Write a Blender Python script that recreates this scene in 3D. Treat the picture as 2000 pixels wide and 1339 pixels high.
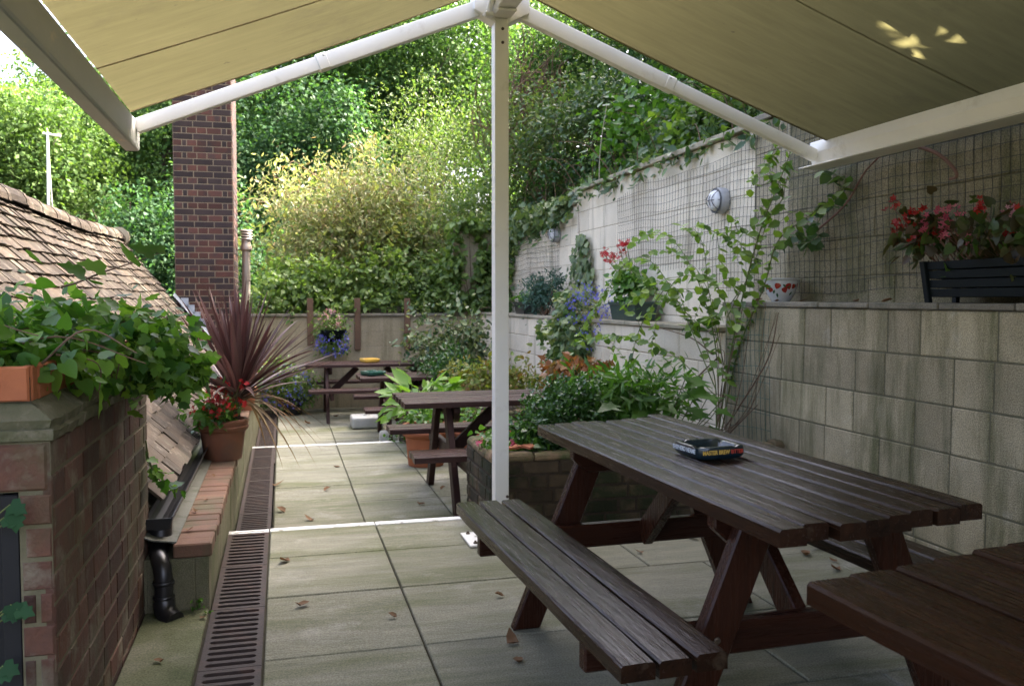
import bpy, bmesh, math, random
import numpy as np
from mathutils import Vector, Matrix

for _o in list(bpy.data.objects):
    bpy.data.objects.remove(_o)
S = bpy.context.scene
COL = S.collection
R = math.radians

# ------------------------------------------------------------------ camera
CAMZ = 1.28
YAW = math.atan2(450.0, 1700.0)
FOC = 1700.0
_d = np.array([-450 / FOC, (669.5 - 585) / FOC, 1.0]); _yv = _d / np.linalg.norm(_d)
_n = np.array([0, FOC, 585 - 669.5]); _zv = _n / np.linalg.norm(_n)
_xv = -np.cross(_yv, _zv)
RW = np.stack([_xv, _yv, _zv])            # world = RW @ (right, up, forward)
cam = bpy.data.cameras.new("camera")
cam.sensor_width = 36.0
cam.lens = FOC / 2000 * 36.0
cam.clip_start = 0.02
cam.clip_end = 600
cam.dof.use_dof = True; cam.dof.focus_distance = 3.1; cam.dof.aperture_fstop = 7.0
camo = bpy.data.objects.new("camera", cam)
COL.objects.link(camo)
cr, cu, cf = RW[:, 0], RW[:, 1], RW[:, 2]
camo.matrix_world = Matrix(((cr[0], cu[0], -cf[0], 0), (cr[1], cu[1], -cf[1], 0), (cr[2], cu[2], -cf[2], CAMZ), (0, 0, 0, 1)))
S.camera = camo

# ------------------------------------------------------------------ light
SUN_DIR = Vector((0.74, 0.16, 0.70)).normalized()      # towards the sun
w = bpy.data.worlds.new("World"); S.world = w
w.use_nodes = True
nt = w.node_tree
sky = nt.nodes.new("ShaderNodeTexSky")
sky.sky_type = 'NISHITA'; sky.sun_disc = False
sky.sun_elevation = math.asin(SUN_DIR.z)
sky.sun_rotation = math.atan2(SUN_DIR.x, SUN_DIR.y)
sky.air_density = 0.42; sky.dust_density = 9.0; sky.ozone_density = 0.0
bg = nt.nodes["Background"]
nt.links.new(sky.outputs[0], bg.inputs[0])
bg.inputs[1].default_value = 0.15
sun = bpy.data.lights.new("sun", 'SUN'); sun.energy = 3.4; sun.angle = R(0.5); sun.color = (1.0, 0.94, 0.84)
suno = bpy.data.objects.new("sun", sun); COL.objects.link(suno)
suno.location = (30, 10, 40)
suno.rotation_euler = SUN_DIR.to_track_quat('Z', 'Y').to_euler()
S.view_settings.view_transform = 'Standard'
S.view_settings.look = 'None'
S.view_settings.exposure = 3.85
S.view_settings.gamma = 1.0
S.render.engine = 'CYCLES'
S.cycles.use_denoising = True
S.cycles.max_bounces = 8
S.cycles.diffuse_bounces = 4
S.cycles.glossy_bounces = 3
S.cycles.transmission_bounces = 6
S.cycles.sample_clamp_indirect = 6.0

# ------------------------------------------------------------------ measuring helpers (photo pixel -> place)
def ray(px, py):
    return RW @ np.array([(px - 1000) / FOC, -(py - 669.5) / FOC, 1.0])
def ptz(px, py, z):
    r = ray(px, py); t = (z - CAMZ) / r[2]; return Vector((t * r[0], t * r[1], z))
def pty(px, py, y):
    r = ray(px, py); t = y / r[1]; return Vector((t * r[0], y, CAMZ + t * r[2]))
def ptx(px, py, x):
    r = ray(px, py); t = x / r[0]; return Vector((x, t * r[1], CAMZ + t * r[2]))

# ------------------------------------------------------------------ materials
def node(t, ty, **kw):
    n = t.nodes.new(ty)
    for k, v in kw.items():
        if k.startswith('i_'):
            n.inputs[k[2:].replace('_', ' ')].default_value = v
        else:
            setattr(n, k, v)
    return n

def rgb(c):
    return (c[0], c[1], c[2], 1.0)

def mixc(t, fac, a, b, blend='MIX'):
    m = t.nodes.new("ShaderNodeMix"); m.data_type = 'RGBA'; m.blend_type = blend
    def put(sock, v):
        if isinstance(v, (tuple, list)):
            sock.default_value = rgb(v)
        elif isinstance(v, (int, float)):
            sock.default_value = v
        else:
            t.links.new(v, sock)
    put(m.inputs[0], fac); put(m.inputs[6], a); put(m.inputs[7], b)
    return m.outputs[2]

def noise(t, vec, scale, detail=4, rough=0.6, lo=None, hi=None):
    n = t.nodes.new("ShaderNodeTexNoise")
    n.inputs['Scale'].default_value = scale; n.inputs['Detail'].default_value = detail
    n.inputs['Roughness'].default_value = rough
    t.links.new(vec, n.inputs['Vector'])
    if lo is None:
        return n.outputs['Fac']
    m = t.nodes.new("ShaderNodeMapRange"); m.inputs[1].default_value = lo; m.inputs[2].default_value = hi
    t.links.new(n.outputs['Fac'], m.inputs[0])
    return m.outputs[0]

def stretched(t, s):
    tc = t.nodes.new("ShaderNodeTexCoord")
    mp = t.nodes.new("ShaderNodeMapping"); mp.inputs['Scale'].default_value = s
    t.links.new(tc.outputs['Object'], mp.inputs['Vector'])
    return mp.outputs[0]

def surf(name, c1, c2, scale=6, rough=0.8, bump=0.0, bscale=60, island=0.0, c3=None, c3scale=2.0, c3lo=0.5, c3hi=0.7,
         stretch=(1, 1, 1), speck=0.0, speck_scale=300, spec=0.3, metal=0.0, rvar=0.0, c4=None, c4scale=1.5, c4stretch=(1, 1, 1), c4lo=.5, c4hi=.7, coat=0.0):
    m = bpy.data.materials.new(name); m.use_nodes = True
    t = m.node_tree; p = t.nodes["Principled BSDF"]
    vec = stretched(t, stretch); vec1 = stretched(t, (1, 1, 1))
    c = mixc(t, noise(t, vec, scale, 5, 0.65, 0.3, 0.7), c1, c2)
    if c3:
        c = mixc(t, noise(t, vec, c3scale, 5, 0.65, c3lo, c3hi), c, c3)
    if c4:
        c = mixc(t, noise(t, stretched(t, c4stretch), c4scale, 5, 0.65, c4lo, c4hi), c, c4)
    if speck:
        c = mixc(t, speck, c, mixc(t, noise(t, vec1, speck_scale, 2, 0.5, 0.35, 0.65), (0.02, 0.02, 0.02), (1, 1, 1)), 'OVERLAY')
    if island:
        g = t.nodes.new("ShaderNodeNewGeometry")
        h = t.nodes.new("ShaderNodeHueSaturation")
        mr = t.nodes.new("ShaderNodeMapRange"); mr.inputs[3].default_value = 1 - island; mr.inputs[4].default_value = 1 + island
        t.links.new(g.outputs['Random Per Island'], mr.inputs[0])
        t.links.new(mr.outputs[0], h.inputs['Value'])
        t.links.new(c, h.inputs['Color']); c = h.outputs[0]
    t.links.new(c, p.inputs['Base Color'])
    p.inputs['Roughness'].default_value = rough
    p.inputs['Specular IOR Level'].default_value = spec
    p.inputs['Metallic'].default_value = metal
    if coat:
        p.inputs['Coat Weight'].default_value = coat; p.inputs['Coat Roughness'].default_value = 0.25
    if rvar:
        mr = t.nodes.new("ShaderNodeMapRange"); mr.inputs[3].default_value = rough - rvar; mr.inputs[4].default_value = rough + rvar
        t.links.new(noise(t, vec, scale * 2.3, 5, 0.7, 0.3, 0.7), mr.inputs[0])
        t.links.new(mr.outputs[0], p.inputs['Roughness'])
    if bump:
        b = t.nodes.new("ShaderNodeBump"); b.inputs['Strength'].default_value = bump; b.inputs['Distance'].default_value = 0.01
        t.links.new(noise(t, vec, bscale, 6, 0.65), b.inputs['Height'])
        t.links.new(b.outputs[0], p.inputs['Normal'])
    return m

def leafmat(name, cols, trans=0.35, rough=0.45, spec=0.35, tcol=None):
    """cols: list of colours spread over leaves at random"""
    m = bpy.data.materials.new(name); m.use_nodes = True
    t = m.node_tree; p = t.nodes["Principled BSDF"]; out = t.nodes["Material Output"]
    g = t.nodes.new("ShaderNodeNewGeometry")
    ra = t.nodes.new("ShaderNodeValToRGB")
    el = ra.color_ramp.elements
    while len(el) < len(cols):
        el.new(0.5)
    for i, c in enumerate(cols):
        el[i].position = i / max(1, len(cols) - 1); el[i].color = rgb(c)
    t.links.new(g.outputs['Random Per Island'], ra.inputs[0])
    c = mixc(t, noise(t, stretched(t, (1, 1, 1)), 0.9, 3, 0.6, 0.35, 0.65), ra.outputs[0], (0.75, 0.8, 0.7), 'MULTIPLY')
    t.links.new(c, p.inputs['Base Color'])
    p.inputs['Roughness'].default_value = rough; p.inputs['Specular IOR Level'].default_value = spec
    tr = t.nodes.new("ShaderNodeBsdfTranslucent")
    cc = mixc(t, 1.0, c, tcol or (1.45, 1.6, 0.6), 'MULTIPLY')
    t.links.new(cc, tr.inputs[0])
    mx = t.nodes.new("ShaderNodeMixShader"); mx.inputs[0].default_value = trans
    t.links.new(p.outputs[0], mx.inputs[1]); t.links.new(tr.outputs[0], mx.inputs[2])
    t.links.new(mx.outputs[0], out.inputs[0])
    return m

def plain(name, c, rough=0.5, spec=0.4, metal=0.0):
    return surf(name, c, tuple(x * 0.8 for x in c), 8, rough, 0.05, 80, spec=spec, metal=metal)

M = {}
M['slab'] = surf('paving_slab', (0.245, 0.236, 0.168), (0.168, 0.164, 0.117), 5.0, 0.85, 0.6, 22, island=0.13,
                 c3=(0.12, 0.125, 0.062), c3scale=1.1, c3lo=0.46, c3hi=0.66, speck=0.25, speck_scale=160, stretch=(.7, 3.2, 1),
                 c4=(0.31, 0.30, 0.245), c4scale=2.3, c4lo=0.56, c4hi=0.74)
M['slabmoss'] = surf('mossy_paving_slab', (0.13, 0.135, 0.075), (0.085, 0.095, 0.045), 3.5, 0.9, 0.5, 40, island=0.1, c3=(0.17, 0.16, 0.115), c3scale=3, c3lo=.52, c3hi=.72, c4=(0.045, 0.06, 0.02), c4scale=2.2, speck=.3, speck_scale=140)
M['whitepaint'] = surf('white_step_paint', (0.80, 0.80, 0.77), (0.62, 0.61, 0.56), 14, 0.6, 0.15, 120, c3=(0.33, 0.31, 0.25), c3scale=16, c3lo=0.52, c3hi=0.66)
M['channel'] = surf('channel_dark', (0.006, 0.006, 0.005), (0.012, 0.011, 0.008), 12, 0.95)
M['joint'] = surf('joint_dirt', (0.035, 0.03, 0.018), (0.06, 0.055, 0.03), 12, 0.95)
M['soil'] = surf('soil', (0.03, 0.022, 0.014), (0.055, 0.04, 0.026), 30, 0.95, 0.6, 60)
M['earth'] = surf('earth', (0.05, 0.042, 0.024), (0.035, 0.045, 0.018), 1.5, 0.95, 0.5, 8)
M['iron'] = surf('cast_iron', (0.050, 0.034, 0.026), (0.030, 0.022, 0.018), 9, 0.65, 0.3, 120, c3=(0.085, 0.046, 0.03), c3scale=5, c3lo=0.5, c3hi=0.75, spec=0.25)
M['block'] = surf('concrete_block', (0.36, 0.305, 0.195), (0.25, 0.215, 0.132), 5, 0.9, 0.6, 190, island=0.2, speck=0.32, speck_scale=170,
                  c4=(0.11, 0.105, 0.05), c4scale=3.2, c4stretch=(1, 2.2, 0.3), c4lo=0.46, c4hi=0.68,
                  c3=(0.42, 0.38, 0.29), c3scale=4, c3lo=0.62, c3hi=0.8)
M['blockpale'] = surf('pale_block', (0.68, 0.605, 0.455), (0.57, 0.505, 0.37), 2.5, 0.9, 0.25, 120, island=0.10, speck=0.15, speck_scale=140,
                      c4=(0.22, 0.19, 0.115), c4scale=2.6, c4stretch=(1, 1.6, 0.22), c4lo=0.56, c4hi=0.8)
M['blocktan'] = surf('tan_block', (0.36, 0.305, 0.195), (0.27, 0.23, 0.145), 2.5, 0.9, 0.25, 120, island=0.08, speck=0.2, speck_scale=140,
                     c4=(0.14, 0.125, 0.065), c4scale=2.6, c4stretch=(2.2, 1, 0.22), c4lo=0.5, c4hi=0.75)
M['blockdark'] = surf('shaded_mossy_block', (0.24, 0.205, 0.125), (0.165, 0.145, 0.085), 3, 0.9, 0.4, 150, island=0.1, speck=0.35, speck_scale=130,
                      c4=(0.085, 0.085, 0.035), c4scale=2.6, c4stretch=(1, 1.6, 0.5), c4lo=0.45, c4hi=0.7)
M['blockmid'] = surf('half_shaded_stained_block', (0.42, 0.365, 0.25), (0.31, 0.27, 0.175), 3, 0.9, 0.4, 150, island=0.1, speck=0.25, speck_scale=130,
                     c4=(0.11, 0.105, 0.05), c4scale=2.2, c4stretch=(1, 1.6, 0.4), c4lo=0.5, c4hi=0.72)  # step towards the dark blocks; shade is painted in along with the stain
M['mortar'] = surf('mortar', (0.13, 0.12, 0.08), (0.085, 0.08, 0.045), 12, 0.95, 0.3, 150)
M['mortarpale'] = surf('pale_mortar', (0.33, 0.285, 0.20), (0.24, 0.21, 0.14), 12, 0.95, 0.3, 150)
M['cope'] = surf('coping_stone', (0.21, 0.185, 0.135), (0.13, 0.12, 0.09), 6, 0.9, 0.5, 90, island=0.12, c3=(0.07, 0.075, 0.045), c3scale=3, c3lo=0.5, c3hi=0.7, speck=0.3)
M['copepale'] = surf('pale_coping', (0.34, 0.30, 0.21), (0.24, 0.215, 0.15), 5, 0.9, 0.4, 90, island=0.1, c3=(0.12, 0.115, 0.07), c3scale=3, c3lo=0.52, c3hi=0.75)
M['brickdark'] = surf('dark_brick', (0.022, 0.0155, 0.0155), (0.037, 0.024, 0.021), 9, 0.85, 0.3, 120, island=0.3)
M['brickred'] = surf('red_brick', (0.085, 0.033, 0.022), (0.052, 0.024, 0.019), 9, 0.85, 0.3, 120, island=0.35, c3=(0.033, 0.022, 0.02), c3scale=4, c3lo=0.5, c3hi=0.62)
M['chmortar'] = surf('chimney_mortar', (0.28, 0.225, 0.145), (0.21, 0.165, 0.11), 10, 0.95, 0.2, 120)
M['pierbrick'] = surf('pier_brick', (0.098, 0.043, 0.026), (0.058, 0.031, 0.021), 12, 0.85, 0.6, 80, island=0.42,
                      c3=(0.17, 0.145, 0.10), c3scale=6, c3lo=0.5, c3hi=0.70, c4=(0.05, 0.05, 0.02), c4scale=2.2, c4stretch=(1, 1, .6), c4lo=0.5, c4hi=0.72)
M['piermortar'] = surf('pier_mortar', (0.14, 0.122, 0.075), (0.08, 0.075, 0.038), 7, 0.95, 0.5, 90)
M['mossy'] = surf('mossy_cornice', (0.13, 0.115, 0.07), (0.07, 0.075, 0.035), 14, 0.95, 0.8, 60, c3=(0.20, 0.175, 0.125), c3scale=9, c3lo=0.55, c3hi=0.7)
M['terracotta'] = surf('terracotta', (0.36, 0.125, 0.055), (0.28, 0.095, 0.045), 6, 0.75, 0.15, 60, c3=(0.20, 0.10, 0.06), c3scale=4, c3lo=0.58, c3hi=0.8)
M['terraband'] = surf('terracotta_band', (0.38, 0.125, 0.045), (0.29, 0.095, 0.04), 6, 0.75, 0.25, 60, island=0.12, c3=(0.16, 0.07, 0.04), c3scale=5, c3lo=0.58, c3hi=0.75)
M['potbrown'] = surf('brown_pot', (0.21, 0.085, 0.045), (0.16, 0.07, 0.038), 5, 0.6, 0.12, 50, c3=(0.13, 0.075, 0.05), c3scale=5)
M['copingbrick'] = surf('coping_brick', (0.155, 0.083, 0.052), (0.108, 0.066, 0.044), 7, 0.85, 0.3, 100, island=0.16, c3=(0.085, 0.075, 0.04), c3scale=5, c3lo=0.48, c3hi=0.68)
M['planterbrick'] = surf('planter_brick', (0.095, 0.066, 0.037), (0.05, 0.037, 0.022), 8, 0.9, 1.0, 30, island=0.4, c3=(0.022, 0.026, 0.010), c3scale=5, c3lo=0.42, c3hi=0.58)
M['planterstone'] = surf('planter_stone', (0.17, 0.11, 0.062), (0.105, 0.085, 0.045), 9, 0.9, 1.0, 25, island=0.3, c3=(0.06, 0.068, 0.025), c3scale=6, c3lo=0.45, c3hi=0.62)
M['tile'] = surf('clay_roof_tile', (0.088, 0.067, 0.046), (0.05, 0.041, 0.031), 5, 0.88, 0.5, 70, island=0.45, c3=(0.17, 0.148, 0.115), c3scale=10, c3lo=0.55, c3hi=0.70,
                 c4=(0.075, 0.075, 0.05), c4scale=2.2, c4lo=0.55, c4hi=0.75)
M['lead'] = surf('lead_sheet', (0.25, 0.28, 0.31), (0.34, 0.37, 0.40), 5, 0.5, 0.25, 25, spec=0.5, metal=0.2, c3=(0.52, 0.55, 0.57), c3scale=9, c3lo=.6, c3hi=.75)
M['felt'] = surf('weathered_lead', (0.125, 0.128, 0.105), (0.09, 0.093, 0.075), 6, 0.75, 0.3, 60, c3=(0.05, 0.055, 0.028), c3scale=7, c3lo=0.55, c3hi=0.7)
M['blackplastic'] = plain('black_plastic', (0.012, 0.012, 0.013), 0.35, 0.5)
M['blackwood'] = plain('black_paint', (0.008, 0.008, 0.009), 0.6, 0.3)
M['render'] = surf('cement_render', (0.15, 0.135, 0.085), (0.095, 0.095, 0.05), 5, 0.92, 0.4, 60, c3=(0.09, 0.105, 0.04), c3scale=3, c3lo=0.5, c3hi=0.7, speck=0.3)
M['whitemetal'] = surf('white_powder_coat', (0.80, 0.775, 0.70), (0.74, 0.715, 0.64), 3, 0.4, 0.03, 60, spec=0.45, c3=(0.50, 0.45, 0.35), c3scale=5, c3lo=0.58, c3hi=0.80)
M['greymetal'] = surf('weathered_rail', (0.40, 0.40, 0.375), (0.33, 0.33, 0.31), 3, 0.5, 0.05, 60, stretch=(1, .4, 1), c3=(0.50, 0.43, 0.33), c3scale=7, c3lo=0.66, c3hi=0.74)
M['bolt'] = plain('rusty_bolt', (0.10, 0.075, 0.05), 0.6, 0.4, 0.5)
M['zinc'] = surf('zinc_pipe', (0.30, 0.25, 0.20), (0.40, 0.36, 0.31), 6, 0.45, 0.1, 50, metal=0.6)
M['wire'] = plain('dull_wire', (0.035, 0.038, 0.03), 0.6, 0.4, 0.2)
M['wiregreen'] = plain('green_wire', (0.03, 0.10, 0.075), 0.5, 0.4)
M['lampglass'] = plain('lamp_glass', (0.66, 0.66, 0.64), 0.3, 0.4)
M['lampbody'] = plain('lamp_body', (0.36, 0.36, 0.35), 0.5, 0.4)
M['lampcage'] = plain('lamp_cage', (0.10, 0.10, 0.10), 0.5, 0.4)
M['darkgreenplastic'] = plain('dark_green_plastic', (0.004, 0.0075, 0.008), 0.6, 0.15)
M['trough'] = plain('green_trough', (0.03, 0.055, 0.04), 0.45, 0.45)
M['whiteplastic'] = plain('white_plastic', (0.55, 0.55, 0.50), 0.45, 0.4)
M['glazewhite'] = plain('white_glaze', (0.62, 0.64, 0.66), 0.2, 0.5)
M['glazered'] = plain('red_glaze', (0.36, 0.03, 0.02), 0.25, 0.5)
M['glazegreen'] = plain('green_glaze', (0.03, 0.10, 0.04), 0.25, 0.5)
M['ashdark'] = plain('dark_slate_glaze', (0.008, 0.018, 0.022), 0.22, 0.55)
M['ashgreen'] = plain('green_melamine', (0.015, 0.075, 0.05), 0.3, 0.5)
M['ashyellow'] = plain('yellow_melamine', (0.72, 0.44, 0.07), 0.35, 0.5)
M['letterwhite'] = plain('white_lettering', (0.62, 0.66, 0.70), 0.5)
M['lettergold'] = plain('gold_lettering', (0.62, 0.38, 0.06), 0.5)
M['letterred'] = plain('red_lettering', (0.45, 0.045, 0.02), 0.5)
M['bark'] = surf('bark', (0.09, 0.07, 0.05), (0.05, 0.04, 0.03), 9, 0.95, 0.6, 30, stretch=(1, 1, .3))
M['twig'] = surf('twig', (0.16, 0.10, 0.06), (0.10, 0.065, 0.04), 9, 0.9)
M['deadstem'] = surf('dead_stem', (0.20, 0.11, 0.085), (0.15, 0.085, 0.06), 12, 0.9, 0.2, 40)
M['greenstem'] = surf('green_stem', (0.09, 0.14, 0.035), (0.12, 0.11, 0.045), 6, 0.7)
M['batten'] = surf('stained_batten', (0.14, 0.085, 0.05), (0.10, 0.06, 0.038), 8, 0.8, 0.2, 40, stretch=(1, 1, .2))

def wood(name, c1, c2, axis, rough, worn):
    st = [30, 30, 30]; st[axis] = 2.0
    return surf(name, c1, c2, 1.0, rough, 0.35, 3.0, island=0.22, stretch=tuple(st), rvar=0.09, spec=0.17,
                c3=worn, c3scale=0.33, c3lo=0.62, c3hi=0.8)
DW1, DW2, WORN = (0.021, 0.0088, 0.004), (0.0095, 0.0046, 0.0024), (0.065, 0.045, 0.026)
M['wood_x'] = wood('dark_stained_wood_long', DW1, DW2, 0, 0.23, WORN)
M['wood_y'] = wood('dark_stained_wood_cross', (0.030, 0.0095, 0.0046), (0.016, 0.006, 0.0034), 1, 0.30, (0.045, 0.018, 0.011))
M['wood_z'] = wood('dark_stained_wood_leg', (0.032, 0.0105, 0.005), (0.017, 0.0066, 0.0036), 2, 0.27, (0.05, 0.022, 0.013))
M['woodb_x'] = wood('faded_stained_wood_long', (0.050, 0.025, 0.020), (0.033, 0.018, 0.015), 0, 0.36, (0.10, 0.07, 0.058))
M['woodb_y'] = wood('faded_stained_wood_cross', (0.036, 0.016, 0.012), (0.022, 0.011, 0.009), 1, 0.5, (0.06, 0.035, 0.028))
M['woodb_z'] = wood('faded_stained_wood_leg', (0.038, 0.017, 0.013), (0.024, 0.012, 0.01), 2, 0.5, (0.06, 0.035, 0.028))
M['woodr_x'] = wood('new_stained_wood_long', (0.021, 0.0072, 0.0028), (0.0115, 0.0043, 0.0019), 0, 0.27, (0.05, 0.02, 0.009))

def fabric_mat():
    m = bpy.data.materials.new('awning_canvas'); m.use_nodes = True
    t = m.node_tree; p = t.nodes["Principled BSDF"]; out = t.nodes["Material Output"]
    v = stretched(t, (1, 6, 1)); v1 = stretched(t, (1, 1, 1))
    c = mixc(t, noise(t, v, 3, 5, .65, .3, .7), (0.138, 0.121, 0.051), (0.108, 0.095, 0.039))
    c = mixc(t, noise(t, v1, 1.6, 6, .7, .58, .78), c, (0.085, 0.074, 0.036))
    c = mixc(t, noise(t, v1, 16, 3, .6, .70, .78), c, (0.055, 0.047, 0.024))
    t.links.new(c, p.inputs['Base Color']); p.inputs['Roughness'].default_value = .85
    b = t.nodes.new("ShaderNodeBump"); b.inputs['Strength'].default_value = .2; b.inputs['Distance'].default_value = .004
    t.links.new(noise(t, v1, 350, 3, .6), b.inputs['Height']); t.links.new(b.outputs[0], p.inputs['Normal'])
    tr = t.nodes.new("ShaderNodeBsdfTranslucent"); t.links.new(c, tr.inputs[0])
    mx = t.nodes.new("ShaderNodeMixShader"); mx.inputs[0].default_value = .64
    t.links.new(p.outputs[0], mx.inputs[1]); t.links.new(tr.outputs[0], mx.inputs[2]); t.links.new(mx.outputs[0], out.inputs[0])
    return m
M['canvas'] = fabric_mat()
M['seam'] = plain('canvas_seam', (0.40, 0.26, 0.12), .85)

# foliage colours
L = {}
L['ivy'] = leafmat('ivy_leaf', [(0.03, 0.085, 0.018), (0.07, 0.17, 0.026), (0.14, 0.27, 0.04), (0.045, 0.115, 0.02), (0.22, 0.35, 0.06), (0.09, 0.20, 0.03)], .42, .42, .32)
L['ivyvar'] = leafmat('variegated_leaf', [(0.03, 0.07, 0.03), (0.05, 0.10, 0.04), (0.26, 0.28, 0.13), (0.04, 0.085, 0.03), (0.34, 0.35, 0.20)], .2, .4, .4)
L['ivycream'] = leafmat('cream_edged_leaf', [(0.05, 0.10, 0.04), (0.09, 0.16, 0.06), (0.36, 0.38, 0.20), (0.07, 0.13, 0.045), (0.26, 0.31, 0.13)], .25, .45, .3)
L['ivysmall'] = leafmat('small_ivy_leaf', [(0.04, 0.085, 0.03), (0.10, 0.15, 0.05), (0.20, 0.24, 0.10)], .25, .45, .4)
L['tree_bright'] = leafmat('bright_tree_leaf', [(0.055, 0.11, 0.032), (0.09, 0.15, 0.045), (0.13, 0.19, 0.065), (0.065, 0.125, 0.036)], .36, .55, .12)
L['tree_mid'] = leafmat('mid_tree_leaf', [(0.042, 0.092, 0.03), (0.066, 0.125, 0.04), (0.10, 0.16, 0.052)], .36, .55, .12)
L['tree_dark'] = leafmat('dark_tree_leaf', [(0.028, 0.072, 0.034), (0.045, 0.10, 0.044), (0.07, 0.13, 0.05)], .34, .55, .12)
L['gold'] = leafmat('golden_leaf', [(0.11, 0.15, 0.05), (0.18, 0.20, 0.075), (0.26, 0.24, 0.11), (0.11, 0.16, 0.045), (0.33, 0.33, 0.17), (0.25, 0.165, 0.07), (0.14, 0.18, 0.06)], .33, .5, .35, (1.25, 1.25, .9))
L['goldgreen'] = leafmat('yellow_green_leaf', [(0.16, 0.22, 0.07), (0.24, 0.28, 0.095), (0.30, 0.30, 0.13), (0.13, 0.19, 0.055), (0.33, 0.27, 0.13)], .40, .5, .35, (1.5, 1.6, .8))
L['lime'] = leafmat('lime_leaf', [(0.06, 0.11, 0.034), (0.095, 0.145, 0.045), (0.14, 0.165, 0.062), (0.045, 0.085, 0.028)], .32, .5, .3)
L['hedge'] = leafmat('hedge_leaf', [(0.085, 0.15, 0.04), (0.14, 0.215, 0.055), (0.20, 0.27, 0.08), (0.06, 0.115, 0.034)], .40, .4, .4)
L['bramble'] = leafmat('bramble_leaf', [(0.038, 0.082, 0.03), (0.06, 0.115, 0.042), (0.09, 0.15, 0.05), (0.14, 0.20, 0.065), (0.03, 0.07, 0.028)], .3, .38, .45)
L['box'] = leafmat('box_leaf', [(0.022, 0.065, 0.016), (0.035, 0.095, 0.02), (0.06, 0.14, 0.025)], .28, .32, .5)
L['lush'] = leafmat('lush_leaf', [(0.05, 0.13, 0.02), (0.08, 0.18, 0.028), (0.12, 0.23, 0.04)], .38, .35, .45)
L['darkivy'] = leafmat('dark_ivy_leaf', [(0.012, 0.045, 0.016), (0.018, 0.06, 0.02)], .08, .5, .12)
L['hydr'] = leafmat('pale_green_leaf', [(0.16, 0.29, 0.05), (0.20, 0.34, 0.065), (0.12, 0.24, 0.045)], .4, .4, .4)
L['acer'] = leafmat('bronze_leaf', [(0.26, 0.095, 0.03), (0.20, 0.085, 0.03), (0.30, 0.14, 0.045), (0.14, 0.11, 0.03)], .35, .5, .3, (1.5, 1.3, .8))
L['conifer'] = leafmat('blue_conifer', [(0.035, 0.085, 0.055), (0.055, 0.12, 0.08), (0.03, 0.07, 0.05)], .12, .55, .3)
L['rose'] = leafmat('climber_leaf', [(0.075, 0.15, 0.025), (0.13, 0.22, 0.035), (0.22, 0.32, 0.055), (0.055, 0.11, 0.03)], .42, .38, .45)
L['cord'] = leafmat('burgundy_sword_leaf', [(0.055, 0.024, 0.024), (0.085, 0.040, 0.038), (0.125, 0.070, 0.066), (0.04, 0.018, 0.018), (0.20, 0.135, 0.12)], .15, .35, .5, (1.4, 1, 1))
L['cordstraw'] = leafmat('straw_leaf', [(0.14, 0.08, 0.04), (0.22, 0.15, 0.08), (0.10, 0.05, 0.03)], .2, .6, .3, (1.3, 1.2, .9))
L['red'] = leafmat('red_petal', [(0.42, 0.012, 0.014), (0.34, 0.010, 0.012), (0.50, 0.03, 0.02)], .2, .5, .3, (1.4, 1, 1))
L['pink'] = leafmat('pink_petal', [(0.62, 0.12, 0.20), (0.66, 0.20, 0.27), (0.50, 0.05, 0.12)], .3, .5, .3, (1.2, 1, 1))
L['palepink'] = leafmat('pale_pink_petal', [(0.66, 0.30, 0.36), (0.70, 0.42, 0.46), (0.60, 0.18, 0.26)], .3, .5, .3, (1.1, 1, 1))
L['blue'] = leafmat('blue_petal', [(0.10, 0.10, 0.48), (0.14, 0.13, 0.60), (0.22, 0.20, 0.62)], .3, .5, .3, (1.2, 1.2, 1.2))
L['yellow'] = leafmat('yellow_petal', [(0.70, 0.50, 0.04), (0.74, 0.60, 0.12)], .3, .5, .3, (1.1, 1, .8))
L['dead'] = leafmat('dry_leaf', [(0.20, 0.10, 0.045), (0.30, 0.17, 0.075), (0.13, 0.07, 0.04), (0.36, 0.27, 0.13)], .15, .7, .2, (1.2, 1, .8))

# ------------------------------------------------------------------ mesh helpers
def new_obj(name, me, parent=None):
    o = bpy.data.objects.new(name, me); COL.objects.link(o)
    if parent is not None:
        o.parent = parent
    return o

def tag(o, label, cat, group=None):
    o['label'] = label; o['category'] = cat
    if group:
        o['group'] = group
    return o

def thing(name, loc, label, cat, group=None, rz=0.0):
    o = bpy.data.objects.new(name, None); COL.objects.link(o)
    o.location = loc; o.rotation_euler = (0, 0, rz); o.empty_display_size = .1
    return tag(o, label, cat, group)

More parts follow.
